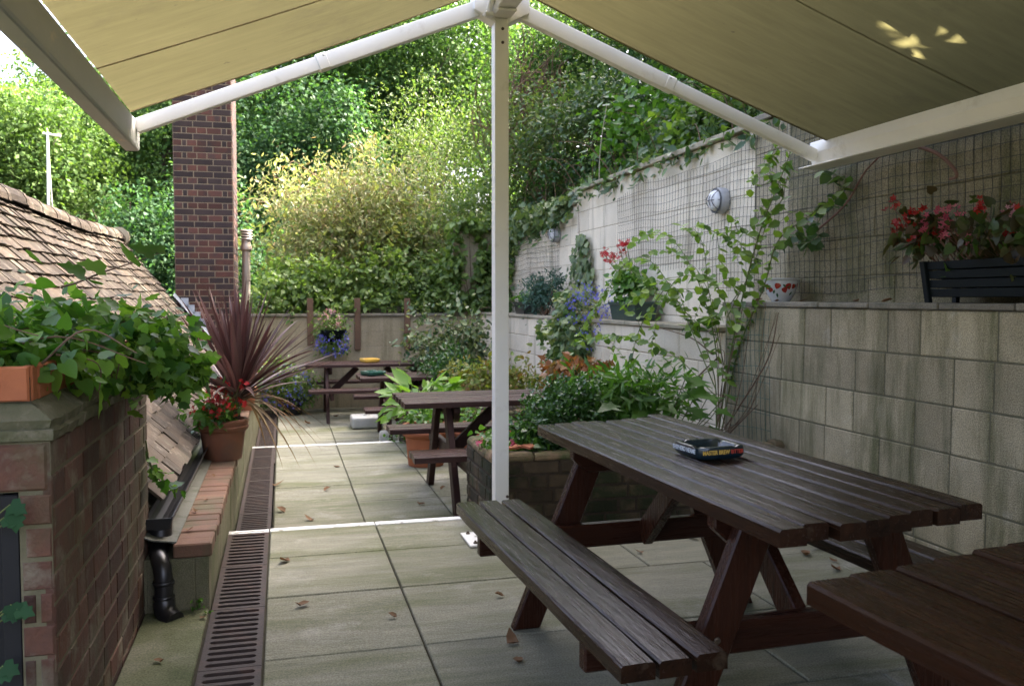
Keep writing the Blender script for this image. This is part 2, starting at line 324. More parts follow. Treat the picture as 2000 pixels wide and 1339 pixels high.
class MB:
    def __init__(s):
        s.v = []; s.f = []
    def add(s, vs, fs):
        b = len(s.v); s.v.extend([tuple(v) for v in vs]); s.f.extend([tuple(i + b for i in f) for f in fs])
    def box(s, lo, hi):
        (a, b, c), (d, e, f) = lo, hi
        s.add([(a, b, c), (d, b, c), (d, e, c), (a, e, c), (a, b, f), (d, b, f), (d, e, f), (a, e, f)],
              [(0, 3, 2, 1), (4, 5, 6, 7), (0, 1, 5, 4), (1, 2, 6, 5), (2, 3, 7, 6), (3, 0, 4, 7)])
    def bar(s, p, q, wd, ht, up=(0, 0, 1), ends=None):
        p, q = Vector(p), Vector(q); d = (q - p).normalized(); up = Vector(up)
        sd = d.cross(up).normalized(); u = sd.cross(d)
        vs = []
        for c in (p, q):
            for a, b in ((-1, -1), (1, -1), (1, 1), (-1, 1)):
                vs.append(c + sd * (a * wd / 2) + u * (b * ht / 2))
        s.add(vs, [(0, 1, 2, 3), (7, 6, 5, 4), (0, 4, 5, 1), (1, 5, 6, 2), (2, 6, 7, 3), (3, 7, 4, 0)])
    def prism(s, poly, axis_pts):
        """extrude 2-D poly [(a,b)] along from axis_pts[0] to [1]; a,b given as vectors fn"""
        p, q, A, B = axis_pts
        p, q, A, B = map(Vector, (p, q, A, B)); n = len(poly)
        vs = [c + A * a + B * b for c in (p, q) for a, b in poly]
        fs = [tuple(range(n))[::-1], tuple(range(n, 2 * n))] + [(i, (i + 1) % n, n + (i + 1) % n, n + i) for i in range(n)]
        s.add(vs, fs)
    def tube(s, pts, r, n=6, r2=None):
        pts = [Vector(p) for p in pts]; m = len(pts)
        if m < 2: return
        rs = [r + ((r if r2 is None else r2) - r) * i / (m - 1) for i in range(m)]
        vs = []; ref = None
        for i, p in enumerate(pts):
            d = (pts[min(i + 1, m - 1)] - pts[max(i - 1, 0)])
            d = d.normalized() if d.length > 1e-9 else Vector((0, 0, 1))
            if ref is None:
                ref = d.cross(Vector((0.31, 0.87, 0.37)) if abs(d.z) > .9 else Vector((0, 0, 1)))
            ref = (ref - d * ref.dot(d)).normalized(); o = d.cross(ref)
            for k in range(n):
                a = 2 * math.pi * k / n
                vs.append(p + (ref * math.cos(a) + o * math.sin(a)) * rs[i])
        fs = []
        for i in range(m - 1):
            for k in range(n):
                fs.append((i * n + k, i * n + (k + 1) % n, (i + 1) * n + (k + 1) % n, (i + 1) * n + k))
        fs.append(tuple(range(n))[::-1]); fs.append(tuple(range((m - 1) * n, m * n)))
        s.add(vs, fs)
    def lathe(s, prof, c=(0, 0, 0), n=32, close=True, squash=(1, 1)):
        c = Vector(c); vs = []
        for r, z in prof:
            for k in range(n):
                a = 2 * math.pi * k / n
                vs.append(c + Vector((r * math.cos(a) * squash[0], r * math.sin(a) * squash[1], z)))
        fs = []
        for i in range(len(prof) - 1):
            for k in range(n):
                fs.append((i * n + k, i * n + (k + 1) % n, (i + 1) * n + (k + 1) % n, (i + 1) * n + k))
        if close:
            fs.append(tuple(range(n))[::-1]); fs.append(tuple(range((len(prof) - 1) * n, len(prof) * n)))
        s.add(vs, fs)
    def block(s, o, U, V, N, u0, u1, v0, v1, d, c):
        """chamfered facing block on plane o + uU + vV, front face at depth d along N"""
        vs = []
        for (a, b, e) in ((u0, v0, -.02), (u1, v0, -.02), (u1, v1, -.02), (u0, v1, -.02),
                          (u0, v0, d - c), (u1, v0, d - c), (u1, v1, d - c), (u0, v1, d - c),
                          (u0 + c, v0 + c, d), (u1 - c, v0 + c, d), (u1 - c, v1 - c, d), (u0 + c, v1 - c, d)):
            vs.append(o + U * a + V * b + N * e)
        fs = [(8, 9, 10, 11)]
        for i in range(4):
            j = (i + 1) % 4
            fs += [(4 + i, 4 + j, 8 + j, 8 + i), (i, j, 4 + j, 4 + i)]
        s.add(vs, fs)
    def build(s, name, m, parent=None, origin=None, smooth=False, bevel=0.0, local=False, seg=1):
        me = bpy.data.meshes.new(name)
        if parent is not None and not local and origin is None:
            r = parent
            o = Vector(r.location)
            while r.parent:
                r = r.parent; o += Vector(r.location)
        else:
            o = Vector(origin) if origin is not None else Vector((0, 0, 0))
        vs = [(v[0] - o.x, v[1] - o.y, v[2] - o.z) for v in s.v]
        me.from_pydata(vs, [], s.f)
        me.materials.append(m)
        bm = bmesh.new(); bm.from_mesh(me)
        bmesh.ops.recalc_face_normals(bm, faces=bm.faces)
        if bevel:
            ed = [e for e in bm.edges if len(e.link_faces) == 2 and e.calc_face_angle(0) > R(30)]
            bmesh.ops.bevel(bm, geom=ed, offset=bevel, segments=seg, affect='EDGES', profile=.6)
        bm.to_mesh(me); bm.free()
        if smooth:
            me.polygons.foreach_set('use_smooth', [True] * len(me.polygons))
            try:
                me.set_sharp_from_angle(angle=R(40))
            except Exception:
                pass
        ob = new_obj(name, me, parent)
        if parent is None and origin is not None:
            ob.location = o
        return ob

# ---- leaf templates (x along the leaf, y across, z normal)
def T_leaf(wd=.28, fold=.10, curl=.12):
    v = [(0, 0, 0), (.28, wd, 0), (.28, 0, -fold), (.28, -wd, 0), (.66, wd * .8, -curl * .4), (.66, 0, -fold - curl * .4), (.66, -wd * .8, -curl * .4), (1, 0, -curl)]
    f = [(0, 2, 1), (0, 3, 2), (1, 2, 5, 4), (2, 3, 6, 5), (4, 5, 7), (5, 6, 7)]
    return np.array(v), f
def T_quad(wd=.33):
    return np.array([(0, 0, 0), (.5, wd, .06), (1, 0, -.08), (.5, -wd, .06)]), [(0, 3, 2, 1)]
def T_ivy():
    pts = [(0, 0), (-.06, .30), (.22, .52), (.42, .30), (.62, .42), (.70, .20), (1.0, 0), (.70, -.20), (.62, -.42), (.42, -.30), (.22, -.52), (-.06, -.30)]
    v = [(x, y, -.10 * x * x + .10 * abs(y)) for x, y in pts]
    v.append((.38, 0, -.03))
    c = len(v) - 1; n = len(pts)
    return np.array(v), [(c, (i + 1) % n, i) for i in range(n)]
def T_heart():
    pts = [(0.05, 0), (-.08, .2), (.05, .40), (.35, .42), (.7, .24), (1, 0), (.7, -.24), (.35, -.42), (.05, -.40), (-.08, -.2)]
    v = [(x, y, -.12 * x * x + .14 * abs(y)) for x, y in pts]; v.append((.4, 0, -.04)); c = len(v) - 1; n = len(pts)
    return np.array(v), [(c, (i + 1) % n, i) for i in range(n)]
def T_maple():
    pts = [(0, 0), (-.12, .30), (.16, .20), (.22, .60), (.40, .26), (1, 0), (.40, -.26), (.22, -.60), (.16, -.20), (-.12, -.30)]
    v = [(x, y, -.15 * x * x + .05 * abs(y)) for x, y in pts]; v.append((.28, 0, 0)); c = len(v) - 1; n = len(pts)
    return np.array(v), [(c, (i + 1) % n, i) for i in range(n)]
def T_needle():
    return np.array([(0, .05, 0), (0, -.05, 0), (1, -.02, -.04), (1, .02, -.04)]), [(0, 1, 2, 3)]
def T_flower():
    v = [(0, 0, 0)]; f = []
    for k in range(5):
        a = 2 * math.pi * k / 5
        for da, r, z in ((-.5, .30, .06), (0, .55, .16), (.5, .30, .06)):
            v.append((r * math.cos(a + da), r * math.sin(a + da), z))
        f.append((0, 1 + 3 * k, 2 + 3 * k, 3 + 3 * k))
    return np.array(v), f
TL, TQ, TI, TH, TM, TN, TF = T_leaf(), T_quad(), T_ivy(), T_heart(), T_maple(), T_needle(), T_flower()
TLN = T_leaf(.14, .05, .2)
TLW = T_leaf(.36, .08, .15)

def norm(a):
    return a / np.maximum(np.linalg.norm(a, axis=-1, keepdims=True), 1e-9)

def leaf_mesh(name, P, A, N, sz, tmpl, m, parent=None, origin=None):
    P = np.asarray(P, float); A = norm(np.asarray(A, float)); N = np.asarray(N, float)
    N = norm(N - A * (N * A).sum(1, keepdims=True)); B = np.cross(N, A)
    sz = np.broadcast_to(np.asarray(sz, float), (len(P),))
    T, F = tmpl; k = len(T)
    V = P[:, None, :] + sz[:, None, None] * (T[None, :, 0:1] * A[:, None, :] + T[None, :, 1:2] * B[:, None, :] + T[None, :, 2:3] * N[:, None, :])
    if origin is None and parent is not None:
        r = parent; o = np.array(r.location)
        while r.parent:
            r = r.parent; o = o + np.array(r.location)
    else:
        o = np.array(origin if origin is not None else (0, 0, 0), float)
    V = (V.reshape(-1, 3) - o).astype(np.float32)
    me = bpy.data.meshes.new(name)
    lens = np.array([len(f) for f in F]); flat = np.concatenate([np.array(f) for f in F])
    n = len(P)
    li = (flat[None, :] + (np.arange(n) * k)[:, None]).reshape(-1).astype(np.int32)
    starts1 = np.concatenate([[0], np.cumsum(lens)[:-1]])
    ls = (starts1[None, :] + (np.arange(n) * lens.sum())[:, None]).reshape(-1).astype(np.int32)
    me.vertices.add(len(V)); me.vertices.foreach_set('co', V.reshape(-1))
    me.loops.add(len(li)); me.loops.foreach_set('vertex_index', li)
    me.polygons.add(len(ls)); me.polygons.foreach_set('loop_start', ls)
    me.update(calc_edges=True); me.validate()
    if k > 5: me.polygons.foreach_set('use_smooth', np.ones(len(ls), bool))
    me.materials.append(m)
    ob = new_obj(name, me, parent)
    if parent is None and origin is not None:
        ob.location = tuple(o)
    return ob

def rdir(g, n):
    return norm(g.normal(size=(n, 3)))

def lump(g, D, k=7, amp=.28):
    out = np.ones(len(D))
    for _ in range(k):
        f = g.normal(size=3) * 3.2; ph = g.uniform(0, 6.28)
        out += amp / math.sqrt(k) * np.sin(D @ f + ph) * 1.3
    return out

def crown(g, n, blobs, per=22, sig=.10, amp=.3, shell=.22, fill=.15):
    """leaf points gathered in clumps on the lumpy shells of several ellipsoids"""
    w_ = np.array([b[1][0] * b[1][2] for b in blobs]); w_ = w_ / w_.sum()
    Ps, Os = [], []
    for (c, r), q in zip(blobs, w_):
        c = np.array(c, float); r = np.array(r, float)
        nn = max(1, int(n * q)); K = max(1, nn // per)
        D = rdir(g, K)
        rad = lump(g, D, amp=amp) * (1 - np.abs(g.normal(size=K)) * shell)
        inn = g.random(K) < fill
        rad = np.where(inn, rad * g.uniform(.3, .9, K), rad)
        ctr = c + D * r * rad[:, None]
        idx = np.repeat(np.arange(K), per)
        P = ctr[idx] + g.normal(size=(len(idx), 3)) * (r.mean() * sig)
        Ps.append(P); Os.append(norm(D[idx] + rdir(g, len(idx)) * .5))
    return np.concatenate(Ps), np.concatenate(Os)

def orient(g, O, up=.8, out=.5, rnd=.7, hang=.35):
    n = len(O); U = np.array([0, 0, 1.0])
    A = norm(O * .7 + rdir(g, n) * .9 - U * hang)
    N = U * up + O * out + rdir(g, n) * rnd
    return A, N

def limb(mb, g, p, q, r1, r2, n=6, wob=.08, sides=6):
    p, q = np.array(p, float), np.array(q, float); Ln = np.linalg.norm(q - p)
    pts = []
    for i in range(n + 1):
        t = i / n
        pts.append(p + (q - p) * t + g.normal(size=3) * wob * Ln * math.sin(math.pi * t) * .5)
    mb.tube(pts, r1, sides, r2)
    return pts

def tree(name, base, blobs, n, size, m, label, seed, tmpl=TQ, cat='tree', trunk_r=.18, group=None, amp=.3, sig=.10, per=22, fill=.15, shell=.22, limbs=10, rnd=.7, up=.8, hang=.35):
    g = np.random.default_rng(seed)
    t = thing(name, base, label, cat, group)
    P, O = crown(g, n, blobs, per, sig, amp, shell, fill)
    if name == 'bank_tree':        # a gap between the boughs that lets one patch of sun through
        v = P - np.array((2.59, 3.08, 2.347)); sd = np.array(SUN_DIR); dist = np.linalg.norm(v - (v @ sd)[:, None] * sd, axis=1)
        keep = (dist > .328) | (g.random(len(P)) < .015); P, O = P[keep], O[keep]
    A, N = orient(g, O, up=up, rnd=rnd, hang=hang)
    leaf_mesh('crown', P, A, N, size * g.uniform(.6, 1.25, len(P)), tmpl, m, t)
    mb = MB(); b = np.array(base, float)
    top = np.array(blobs[0][0], float)
    pts = limb(mb, g, b, b * .25 + top * .75, trunk_r, trunk_r * .45, 7, .06, 8)
    for i in range(limbs):
        c, r = blobs[i % len(blobs)]
        s = pts[2 + int(g.integers(0, len(pts) - 2))]
        e = np.array(c) + rdir(g, 1)[0] * np.array(r) * .85
        mid = limb(mb, g, s, e, trunk_r * .38, trunk_r * .06, 5, .14, 5)
        for _ in range(3):
            e2 = mid[3] + rdir(g, 1)[0] * np.array(r) * .5
            limb(mb, g, mid[2], e2, trunk_r * .14, trunk_r * .03, 3, .12, 4)
    mb.build('trunk', M['bark'], t, smooth=True)
    return t

# ================================================================== SETTING
X, Y, Z = Vector((1, 0, 0)), Vector((0, 1, 0)), Vector((0, 0, 1))
rnd = random.Random(5)
ZA, ZB, ZC = 0.0, -0.17, -0.34
YA, YB, YE = 4.99, 8.88, 13.2          # step edges and back wall
XR, XU = 2.98, 3.30                    # right wall faces (lower, upper)

def terrain():
    xs = np.concatenate([[-160, -90, -50, -30, -20, -14, -10, -7, -5, -3, -2.2, 0, 3.42, 3.47], np.arange(4, 16, .5), [18, 22, 30, 50, 90, 160]])
    ys = np.concatenate([[-120, -60, -30, -15], np.arange(-8, 13.3, .8), [13.32, 13.38], np.arange(14, 30, .8), [34, 40, 55, 90, 160, 300]])
    g = np.random.default_rng(2)
    V = []
    for y in ys:
        for x in xs:
            if x < 3.45 and y < 13.35:
                z = -1.1 if x < -2 else -.75
            else:
                right = max(0.0, x - 3.45)
                hill = 2.40 + min(right, 9) * .52 + max(0, right - 9) * .12
                back = .95 + max(0, min(y - 13.4, 12)) * .06
                if x >= 3.45 and y < 13.35: z = hill
                elif x >= 3.45: z = hill
                else: z = back + max(0, (x + .2)) * .10 if x > -.2 else max(-1.1, back + x * .35)
                z += g.normal() * .05
            V.append((x, y, z))
    nx = len(xs)
    F = [(j * nx + i, j * nx + i + 1, (j + 1) * nx + i + 1, (j + 1) * nx + i) for j in range(len(ys) - 1) for i in range(nx - 1)]
    mb = MB(); mb.add(V, F)
    o = mb.build('ground', M['earth']); o['kind'] = 'structure'
terrain()

def paving():
    mb = MB()
    def slab(x0, x1, y0, y1, z, gap=.0035):
        o = Vector((0, 0, z + rnd.uniform(-.002, .001)))
        tx, ty = rnd.uniform(-.002, .002), rnd.uniform(-.002, .002)
        N = Vector((tx, ty, 1)).normalized()
        mb.block(o, X, Y, N, x0 + gap + rnd.uniform(0, .002), x1 - gap - rnd.uniform(0, .002), y0 + gap + rnd.uniform(0, .002), y1 - gap - rnd.uniform(0, .002), 0, .004)
    colsA = [-.08, .50, 1.10, 1.70, 2.32, 2.98]
    rowsA = [-1.1, -.5, .1, .7, 1.3, 1.9, 2.52, 3.16, 3.83, 4.42, YA]
    for j in range(len(rowsA) - 1):
        sh = .28 if j % 2 else 0
        for i in range(len(colsA) - 1):
            if i < 2 or j % 2 == 0 or True:
                x0, x1 = colsA[i], colsA[i + 1]
                if i >= 2: x0 += sh if i > 2 else 0; x1 += sh if i < 4 else 0
                slab(x0, x1, rowsA[j], rowsA[j + 1], ZA)
    mb0, mb = mb, MB()
    rl = [-1.1, -.3, .5, 1.1, 1.72, 2.34, 2.95, 3.77]
    for j in range(len(rl) - 1):
        slab(-.56, -.305, rl[j], rl[j + 1], ZA)
        if j >= 0 and rl[j + 1] < 2.4: slab(-1.7, -.56, rl[j], rl[j + 1], ZA)
    o = mb.build('mossy_paving', M['slabmoss']); o['kind'] = 'structure'; mb = mb0
    rowsB = [YA, 5.65, 6.29, 6.88, 7.62, 8.29, YB]
    for j in range(len(rowsB) - 1):
        for x0, x1 in zip([-.07, .51, 1.10, 1.75, 2.36], [.51, 1.10, 1.75, 2.36, 2.98]):
            slab(x0, x1, rowsB[j], rowsB[j + 1], ZB)
    y = YB; k = 0
    while y < YE - .01:
        y1 = min(y + .62, YE)
        for x0, x1 in zip([-.07, .575, 1.20, 1.80, 2.40], [.575, 1.20, 1.80, 2.40, 2.98]):
            slab(x0, x1, y, y1, ZC)
        y = y1
    o = mb.build('paving', M['slab']); o['kind'] = 'structure'
    jb = MB()
    jb.box((-1.7, -1.1, -.5), (-.30, 3.77, -.014)); jb.box((-.085, -1.1, -.5), (2.98, YA - .004, -.014))
    jb.box((-.075, YA - .003, -.6), (2.98, YB - .004, ZB - .014)); jb.box((-.075, YB - .003, -.7), (2.98, YE, ZC - .014))
    o = jb.build('paving_joints', M['joint']); o['kind'] = 'structure'
    wb = MB()
    for x0, x1 in ((-.078, .497), (.503, 1.097)):
        wb.box((x0, YA - .055, -.03), (x1, YA + .004, .0045))
    for x0, x1 in ((-.066, .507), (.514, 1.15)):
        wb.box((x0, YB - .06, ZB - .03), (x1, YB + .004, ZB + .0045))
    o = wb.build('step_edge_paint', M['whitepaint'], bevel=.003); o['kind'] = 'structure'
    ch = MB()
    ch.box((-.30, -1.1, -.5), (-.08, YA, -.20)); ch.box((-.30, YA, -.7), (-.07, YB, ZB - .20)); ch.box((-.30, YB, -.8), (-.07, YE, ZC - .20))
    o = ch.build('drain_channel', M['channel']); o['kind'] = 'structure'
paving()

def grate(y0, y1, z, name_label, painted=False):
    xa, xb = -.296, -.084; n = 11; m = .012
    mb = MB(); L_ = y1 - y0 - .004; p = (L_ - 2 * m) / n
    hw = p * .27; xl, xr = -.262, -.118
    mb.box((xa, y0, z - .03), (xb, y0 + m, z)); mb.box((xa, y0 + L_ - m, z - .03), (xb, y0 + L_, z))
    s = .70710678
    for k in range(n):
        a = y0 + m + k * p; b = a + p; c = (a + b) / 2
        sl = [(xr, c - hw), (xr + hw * s, c - hw * s), (xr + hw, c), (xr + hw * s, c + hw * s), (xr, c + hw),
              (xl, c + hw), (xl - hw * s, c + hw * s), (xl - hw, c), (xl - hw * s, c - hw * s), (xl, c - hw)]
        ou = [(xr, a), (xb, a), (xb, c), (xb, b), (xr, b), (xl, b), (xa, b), (xa, c), (xa, a), (xl, a)]
        vs = [(x, y, z) for x, y in ou] + [(x, y, z) for x, y in sl] + [(x, y, z - .03) for x, y in sl]
        fs = []
        for i in range(10):
            j = (i + 1) % 10
            fs += [(i, j, 10 + j, 10 + i), (10 + i, 10 + j, 20 + j, 20 + i)]
        mb.add(vs, fs)
    root = mb.build('drain_grating', M['iron'], None, origin=((xa + xb) / 2, y0, z))
    tag(root, name_label, 'drain grating', 'iron drain gratings in the channel')
    if painted:
        pb = MB()
        pb.box((xa, y1 - .06, z + .0005), (xb, y1 - .04, z + .003)); pb.box((xa, y1 - .024, z + .0005), (xb, y1 - .002, z + .003))
        pb.box((xa, y1 - .045, z + .0005), (xl - .01, y1 - .02, z + .003)); pb.box((xr + .008, y1 - .045, z + .0005), (xb, y1 - .02, z + .003))
        o = pb.build('painted_edge', M['whitepaint'], root)
ga = 'rusty iron slotted drain grating on the near paving level'
yy = 4.97
edges = [4.985, 4.33, 3.73, 3.12, 2.52, 1.92, 1.32, .72]
for i in range(len(edges) - 1):
    grate(edges[i + 1], edges[i], .001, 'rusty iron drain grating with white painted edge at the first step' if i == 0 else ga, i == 0)
yb = list(np.linspace(YA + .01, YB - .005, 8))
for i in range(7):
    grate(yb[i], yb[i + 1], ZB + .001, 'iron slotted drain grating on the middle paving level beside the low wall' if i < 6 else 'drain grating with white edge at the second step, under the drooping leaves', i == 6)
yc = list(np.linspace(YB + .01, YE - .02, 9))
for i in range(8):
    grate(yc[i], yc[i + 1], ZC + .001, 'small far drain grating on the lowest paving level', False)

# ------------------------------------------------------------------ block walls
def courses(mb, o, U, V, N, u0, u1, v0, v1, h, lens, d=.006, c=.006, gap=.0045, joints=None, jit=.002, rr=None, down=True):
    rr = rr or rnd
    k = 0
    v = v1
    while v > v0 + .01:
        vb = max(v0, v - h)
        js = joints[k] if joints and k < len(joints) else None
        if js is None:
            js = []; u = u0 - (rr.random() * lens[0] if k % 2 else lens[0] * .5 * rr.random())
            while u < u1:
                js.append(u); u += rr.choice(lens)
            js.append(u1 + 1)
        for a, b in zip(js[:-1], js[1:]):
            a, b = max(a, u0), min(b, u1)
            if b - a < .03: continue
            t = Vector(N) + Vector((rr.uniform(-jit, jit), rr.uniform(-jit, jit), rr.uniform(-jit, jit)))
            mb.block(o, U, V, t, a + gap, b - gap, vb + gap, v - gap, d + rr.uniform(-.0012, .0012), c)
        v = vb; k += 1

def wall_thing(name, label, loc):
    return thing(name, loc, label, 'wall')

# near lower retaining wall (faces -x)
wl = wall_thing('block_wall', 'low mossy concrete block wall with coping ledge beside the large dark table', (XR, 2.2, 0))
px_j = [[1418, 1574, 1625, 1736, 1800.5, 1952], [1418, 1455, 1529, 1572.5, 1674.5, 1732, 1868, 1947], [1418, 1480, 1527.5, 1617.5, 1671.5, 1793, 1865],
        [1418, 1500, 1566, 1616, 1724, 1787, 1863], [1418, 1520, 1590, 1640, 1700, 1795, 1937], [1418, 1500, 1560, 1660, 1700, 1800]]
js = []
for k, row in enumerate(px_j):
    ys_ = [ptx(p, 640 + 70 * k, XR).y for p in row]
    if k < 1: ys_ = [ptx(p, 620, XR).y for p in row]
    ys_ = [ptx(p, 600, XR).y for p in row]
    ys_ = sorted(ys_); lo = ys_[0]; ex = []
    q = lo; tog = k % 2
    while q > -1.2:
        q -= .45 if tog else .225; tog = rnd.random() < .6; ex.append(q)
    js.append(sorted(ex) + ys_)
mb = MB(); courses(mb, Vector((XR, 0, 0)), Y, Z, -X, -1.0, 5.46, -.02, 1.232, .222, [.45, .225], joints=js, gap=.0025, c=.0055)
mb.build('blockwork', M['block'], wl)
mb = MB(); mb.box((XR - .002, -1.0, -.1), (XU - .01, 5.455, 1.228)); mb.build('mortar', M['mortar'], wl)
mb = MB(); y = 5.48
while y > -1.0:
    l = rnd.choice([.44, .5, .56]); 
    mb.box((XR - .022, y - l + .006, 1.233 + rnd.uniform(-.002, .002)), (XU - .003, y, 1.264 + rnd.uniform(-.003, .003))); y -= l
mb.build('coping', M['cope'], wl, bevel=.006)

# far lower retaining wall
wf = wall_thing('block_wall', 'low pale concrete block wall with ledge beyond the climbing rose', (XR, 9, 0))
mb = MB(); courses(mb, Vector((XR + .004, 0, 0)), Y, Z, -X, 5.462, YE, -.45, 1.052, .222, [.45, .45, .225], gap=.0035, c=.005)
mb.build('blockwork', M['blockpale'], wf)
mb = MB(); mb.box((XR + .003, 5.462, -.5), (XU - .01, YE, 1.049)); mb.build('mortar', M['mortarpale'], wf)
mb = MB(); y = 5.49
while y < YE - .1:
    l = rnd.choice([.55, .6, .45]); mb.box((XR - .03, y, 1.054), (XU - .003, min(y + l - .006, YE), 1.09 + rnd.uniform(-.003, .003))); y += l
mb.build('coping', M['copepale'], wf, bevel=.006)

# upper walls
wu = wall_thing('block_wall', 'tall dark mossy block wall behind the ledge, covered by wire netting under the awning', (XU, 3, 1.2))
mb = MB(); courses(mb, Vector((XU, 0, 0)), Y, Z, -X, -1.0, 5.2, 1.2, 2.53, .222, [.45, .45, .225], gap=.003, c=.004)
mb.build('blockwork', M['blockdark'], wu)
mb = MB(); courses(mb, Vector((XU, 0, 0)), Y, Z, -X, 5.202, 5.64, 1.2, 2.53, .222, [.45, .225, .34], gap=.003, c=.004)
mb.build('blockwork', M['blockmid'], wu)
mb = MB(); mb.box((XU - .001, -1.0, -.4), (3.44, 5.64, 2.525)); mb.build('mortar', M['mortar'], wu)
mb = MB(); y = 5.64
while y > -1.0:
    mb.box((XU - .04, y - .6, 2.532), (3.46, y - .005, 2.575)); y -= .6
mb.build('coping', M['cope'], wu, bevel=.006)
wm = wall_thing('block_wall', 'tall pale block wall with sloping stone coping below the bramble bank', (XU, 7.5, 1.05))
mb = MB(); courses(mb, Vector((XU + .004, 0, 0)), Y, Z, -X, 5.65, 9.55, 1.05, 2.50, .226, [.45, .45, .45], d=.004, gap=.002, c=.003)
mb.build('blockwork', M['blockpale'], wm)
mb = MB(); mb.box((XU + .002, 5.65, -.4), (3.44, 9.55, 2.495)); mb.build('mortar', M['mortarpale'], wm)
mb = MB(); y = 5.66
while y < 9.55:
    l = rnd.choice([.6, .75, .5]); mb.box((XU - .05, y, 2.502 + rnd.uniform(-.004, .004)), (3.46, min(y + l - .006, 9.60), 2.548 + rnd.uniform(-.004, .004))); y += l
mb.build('coping', M['copepale'], wm, bevel=.006)
wn = wall_thing('block_wall', 'far pale block wall one step lower, half covered by trailing ivy', (XU, 11.4, 1.05))
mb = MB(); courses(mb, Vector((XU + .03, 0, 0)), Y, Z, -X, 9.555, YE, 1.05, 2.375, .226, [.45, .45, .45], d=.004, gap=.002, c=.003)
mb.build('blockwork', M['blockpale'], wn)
mb = MB(); mb.box((XU + .028, 9.556, -.4), (3.46, YE, 2.37)); mb.build('mortar', M['mortarpale'], wn)
mb = MB(); y = 9.62
while y < YE:
    mb.box((XU - .02, y, 2.378), (3.48, min(y + .69, YE), 2.42)); y += .7
mb.build('coping', M['copepale'], wn, bevel=.006)
# back wall
wb_ = wall_thing('block_wall', 'stained tan block wall closing the far end of the terrace', (1.2, YE, -.34))
mb = MB(); courses(mb, Vector((0, YE, 0)), X, Z, -Y, -.75, 2.97, -.36, 1.03, .226, [.45, .45, .45], d=.004, gap=.002, c=.003)
mb.build('blockwork', M['blocktan'], wb_)
mb = MB(); mb.box((-.75, YE - .001, -.6), (2.97, YE + .14, 1.025)); mb.build('mortar', M['mortarpale'], wb_)
mb = MB(); mb.box((-.75, YE - .045, 1.032), (2.55, YE + .16, 1.072)); mb.build('coping', M['cope'], wb_, bevel=.006)
wc = wall_thing('block_wall', 'raised tan block wall stub with ivy in the far right corner', (2.85, YE, 1.0))
mb = MB(); courses(mb, Vector((0, YE + .03, 0)), X, Z, -Y, 2.56, 3.32, 1.0, 2.33, .226, [.45, .225, .45], d=.004, gap=.002, c=.003)
mb.build('blockwork', M['blocktan'], wc)
mb = MB(); mb.box((2.56, YE + .029, .9), (3.32, YE + .2, 2.325)); mb.build('mortar', M['mortarpale'], wc)
mb = MB(); mb.box((2.53, YE - .0, 2.332), (3.32, YE + .22, 2.37)); mb.build('coping', M['cope'], wc, bevel=.005)
for i, px in enumerate((606, 698, 795)):
    p = pty(px, 650, YE)
    t = thing('timber_batten', (p.x, YE - .03, .55), ['leftmost brown timber batten fixed to the far wall, behind the purple leaves', 'middle brown timber batten fixed upright to the far wall', 'right brown timber batten fixed upright to the far wall'][i], 'batten', 'timber battens on the far wall')
    mb = MB(); mb.box((p.x - .045, YE - .055, .53 if i else .6), (p.x + .045, YE - .006, 1.30)); mb.build('board', M['batten'], t, bevel=.004)
    mb = MB()
    for z in (.62, .8): mb.lathe([(.008, 0), (.008, .006), (.003, .008)], (0, 0, 0), 8)
    mb.v = [(v[0] + p.x, YE - .056 - v[2], .62 + v[1] + (.18 if k >= 24 else 0)) for k, v in enumerate(mb.v)]
    mb.build('screw', M['bolt'], t)

# ------------------------------------------------------------------ brick planter pier, left foreground
pr = thing('brick_planter', (-.56, 3.1, 0), 'tall old red brick planter pier with mossy ledge and terracotta rim', 'planter')
PX, PY0, PY1, PT = -.56, 2.37, 3.94, .93
mb = MB()
courses(mb, Vector((PX, 0, 0)), Y, Z, X, PY0 - .003, PY1, -.02, PT, .083, [.225, .225, .112], d=.002, c=.004, gap=.0042, jit=.012)
courses(mb, Vector((0, PY0, 0)), X, Z, -Y, -.636, PX + .003, -.02, .80, .083, [.12, .12], d=.002, c=.005, gap=.004, jit=.008)
courses(mb, Vector((0, PY0, 0)), X, Z, -Y, -1.9, PX - .002, .80, PT, .13, [.3, .3], d=.004, c=.007, gap=.0055, jit=.004)
courses(mb, Vector((0, PY1, 0)), X, Z, Y, -1.9, PX - .002, -.02, PT, .083, [.225, .112], d=.004, c=.006, gap=.0055, jit=.008)
mb.build('brickwork', M['pierbrick'], pr)
mb = MB(); mb.box((-.635, PY0 + .0015, -.05), (PX - .001, PY1 - .001, PT)); mb.box((-.70, PY0 + .13, -.05), (-.6355, PY1 - .002, PT - .002)); mb.box((-1.9, PY0 + .26, -.05), (-.70, PY1 - .0015, PT)); mb.box((-1.9, PY0 + .0017, .805), (-.6354, PY0 + .26, PT - .001)); mb.build('mortar', M['piermortar'], pr)
mb = MB()   # mossy splayed cornice round two faces
pf = [(-.2, 0), (.010, 0), (.014, .026), (.003, .031), (.006, .050), (-.02, .072), (-.055, .096), (-.2, .1)]
rr = random.Random(9)
segs = 34
ring = []
pathpts = [(-1.9, PY0, 0, -1), (PX, PY0, 1, -1)] + [(PX, PY0 + (PY1 - PY0) * i / segs, 1, 0) for i in range(1, segs)] + [(PX, PY1, 1, 1)]
vs = []
for (x, y, nx, ny) in pathpts:
    j = rr.uniform(-.006, .006)
    for a, b in pf:
        jj = j * .6 + rr.uniform(-.004, .004)
        vs.append((x + nx * (a + jj), y + ny * (a + jj), PT + b + rr.uniform(-.0045, .0045)))
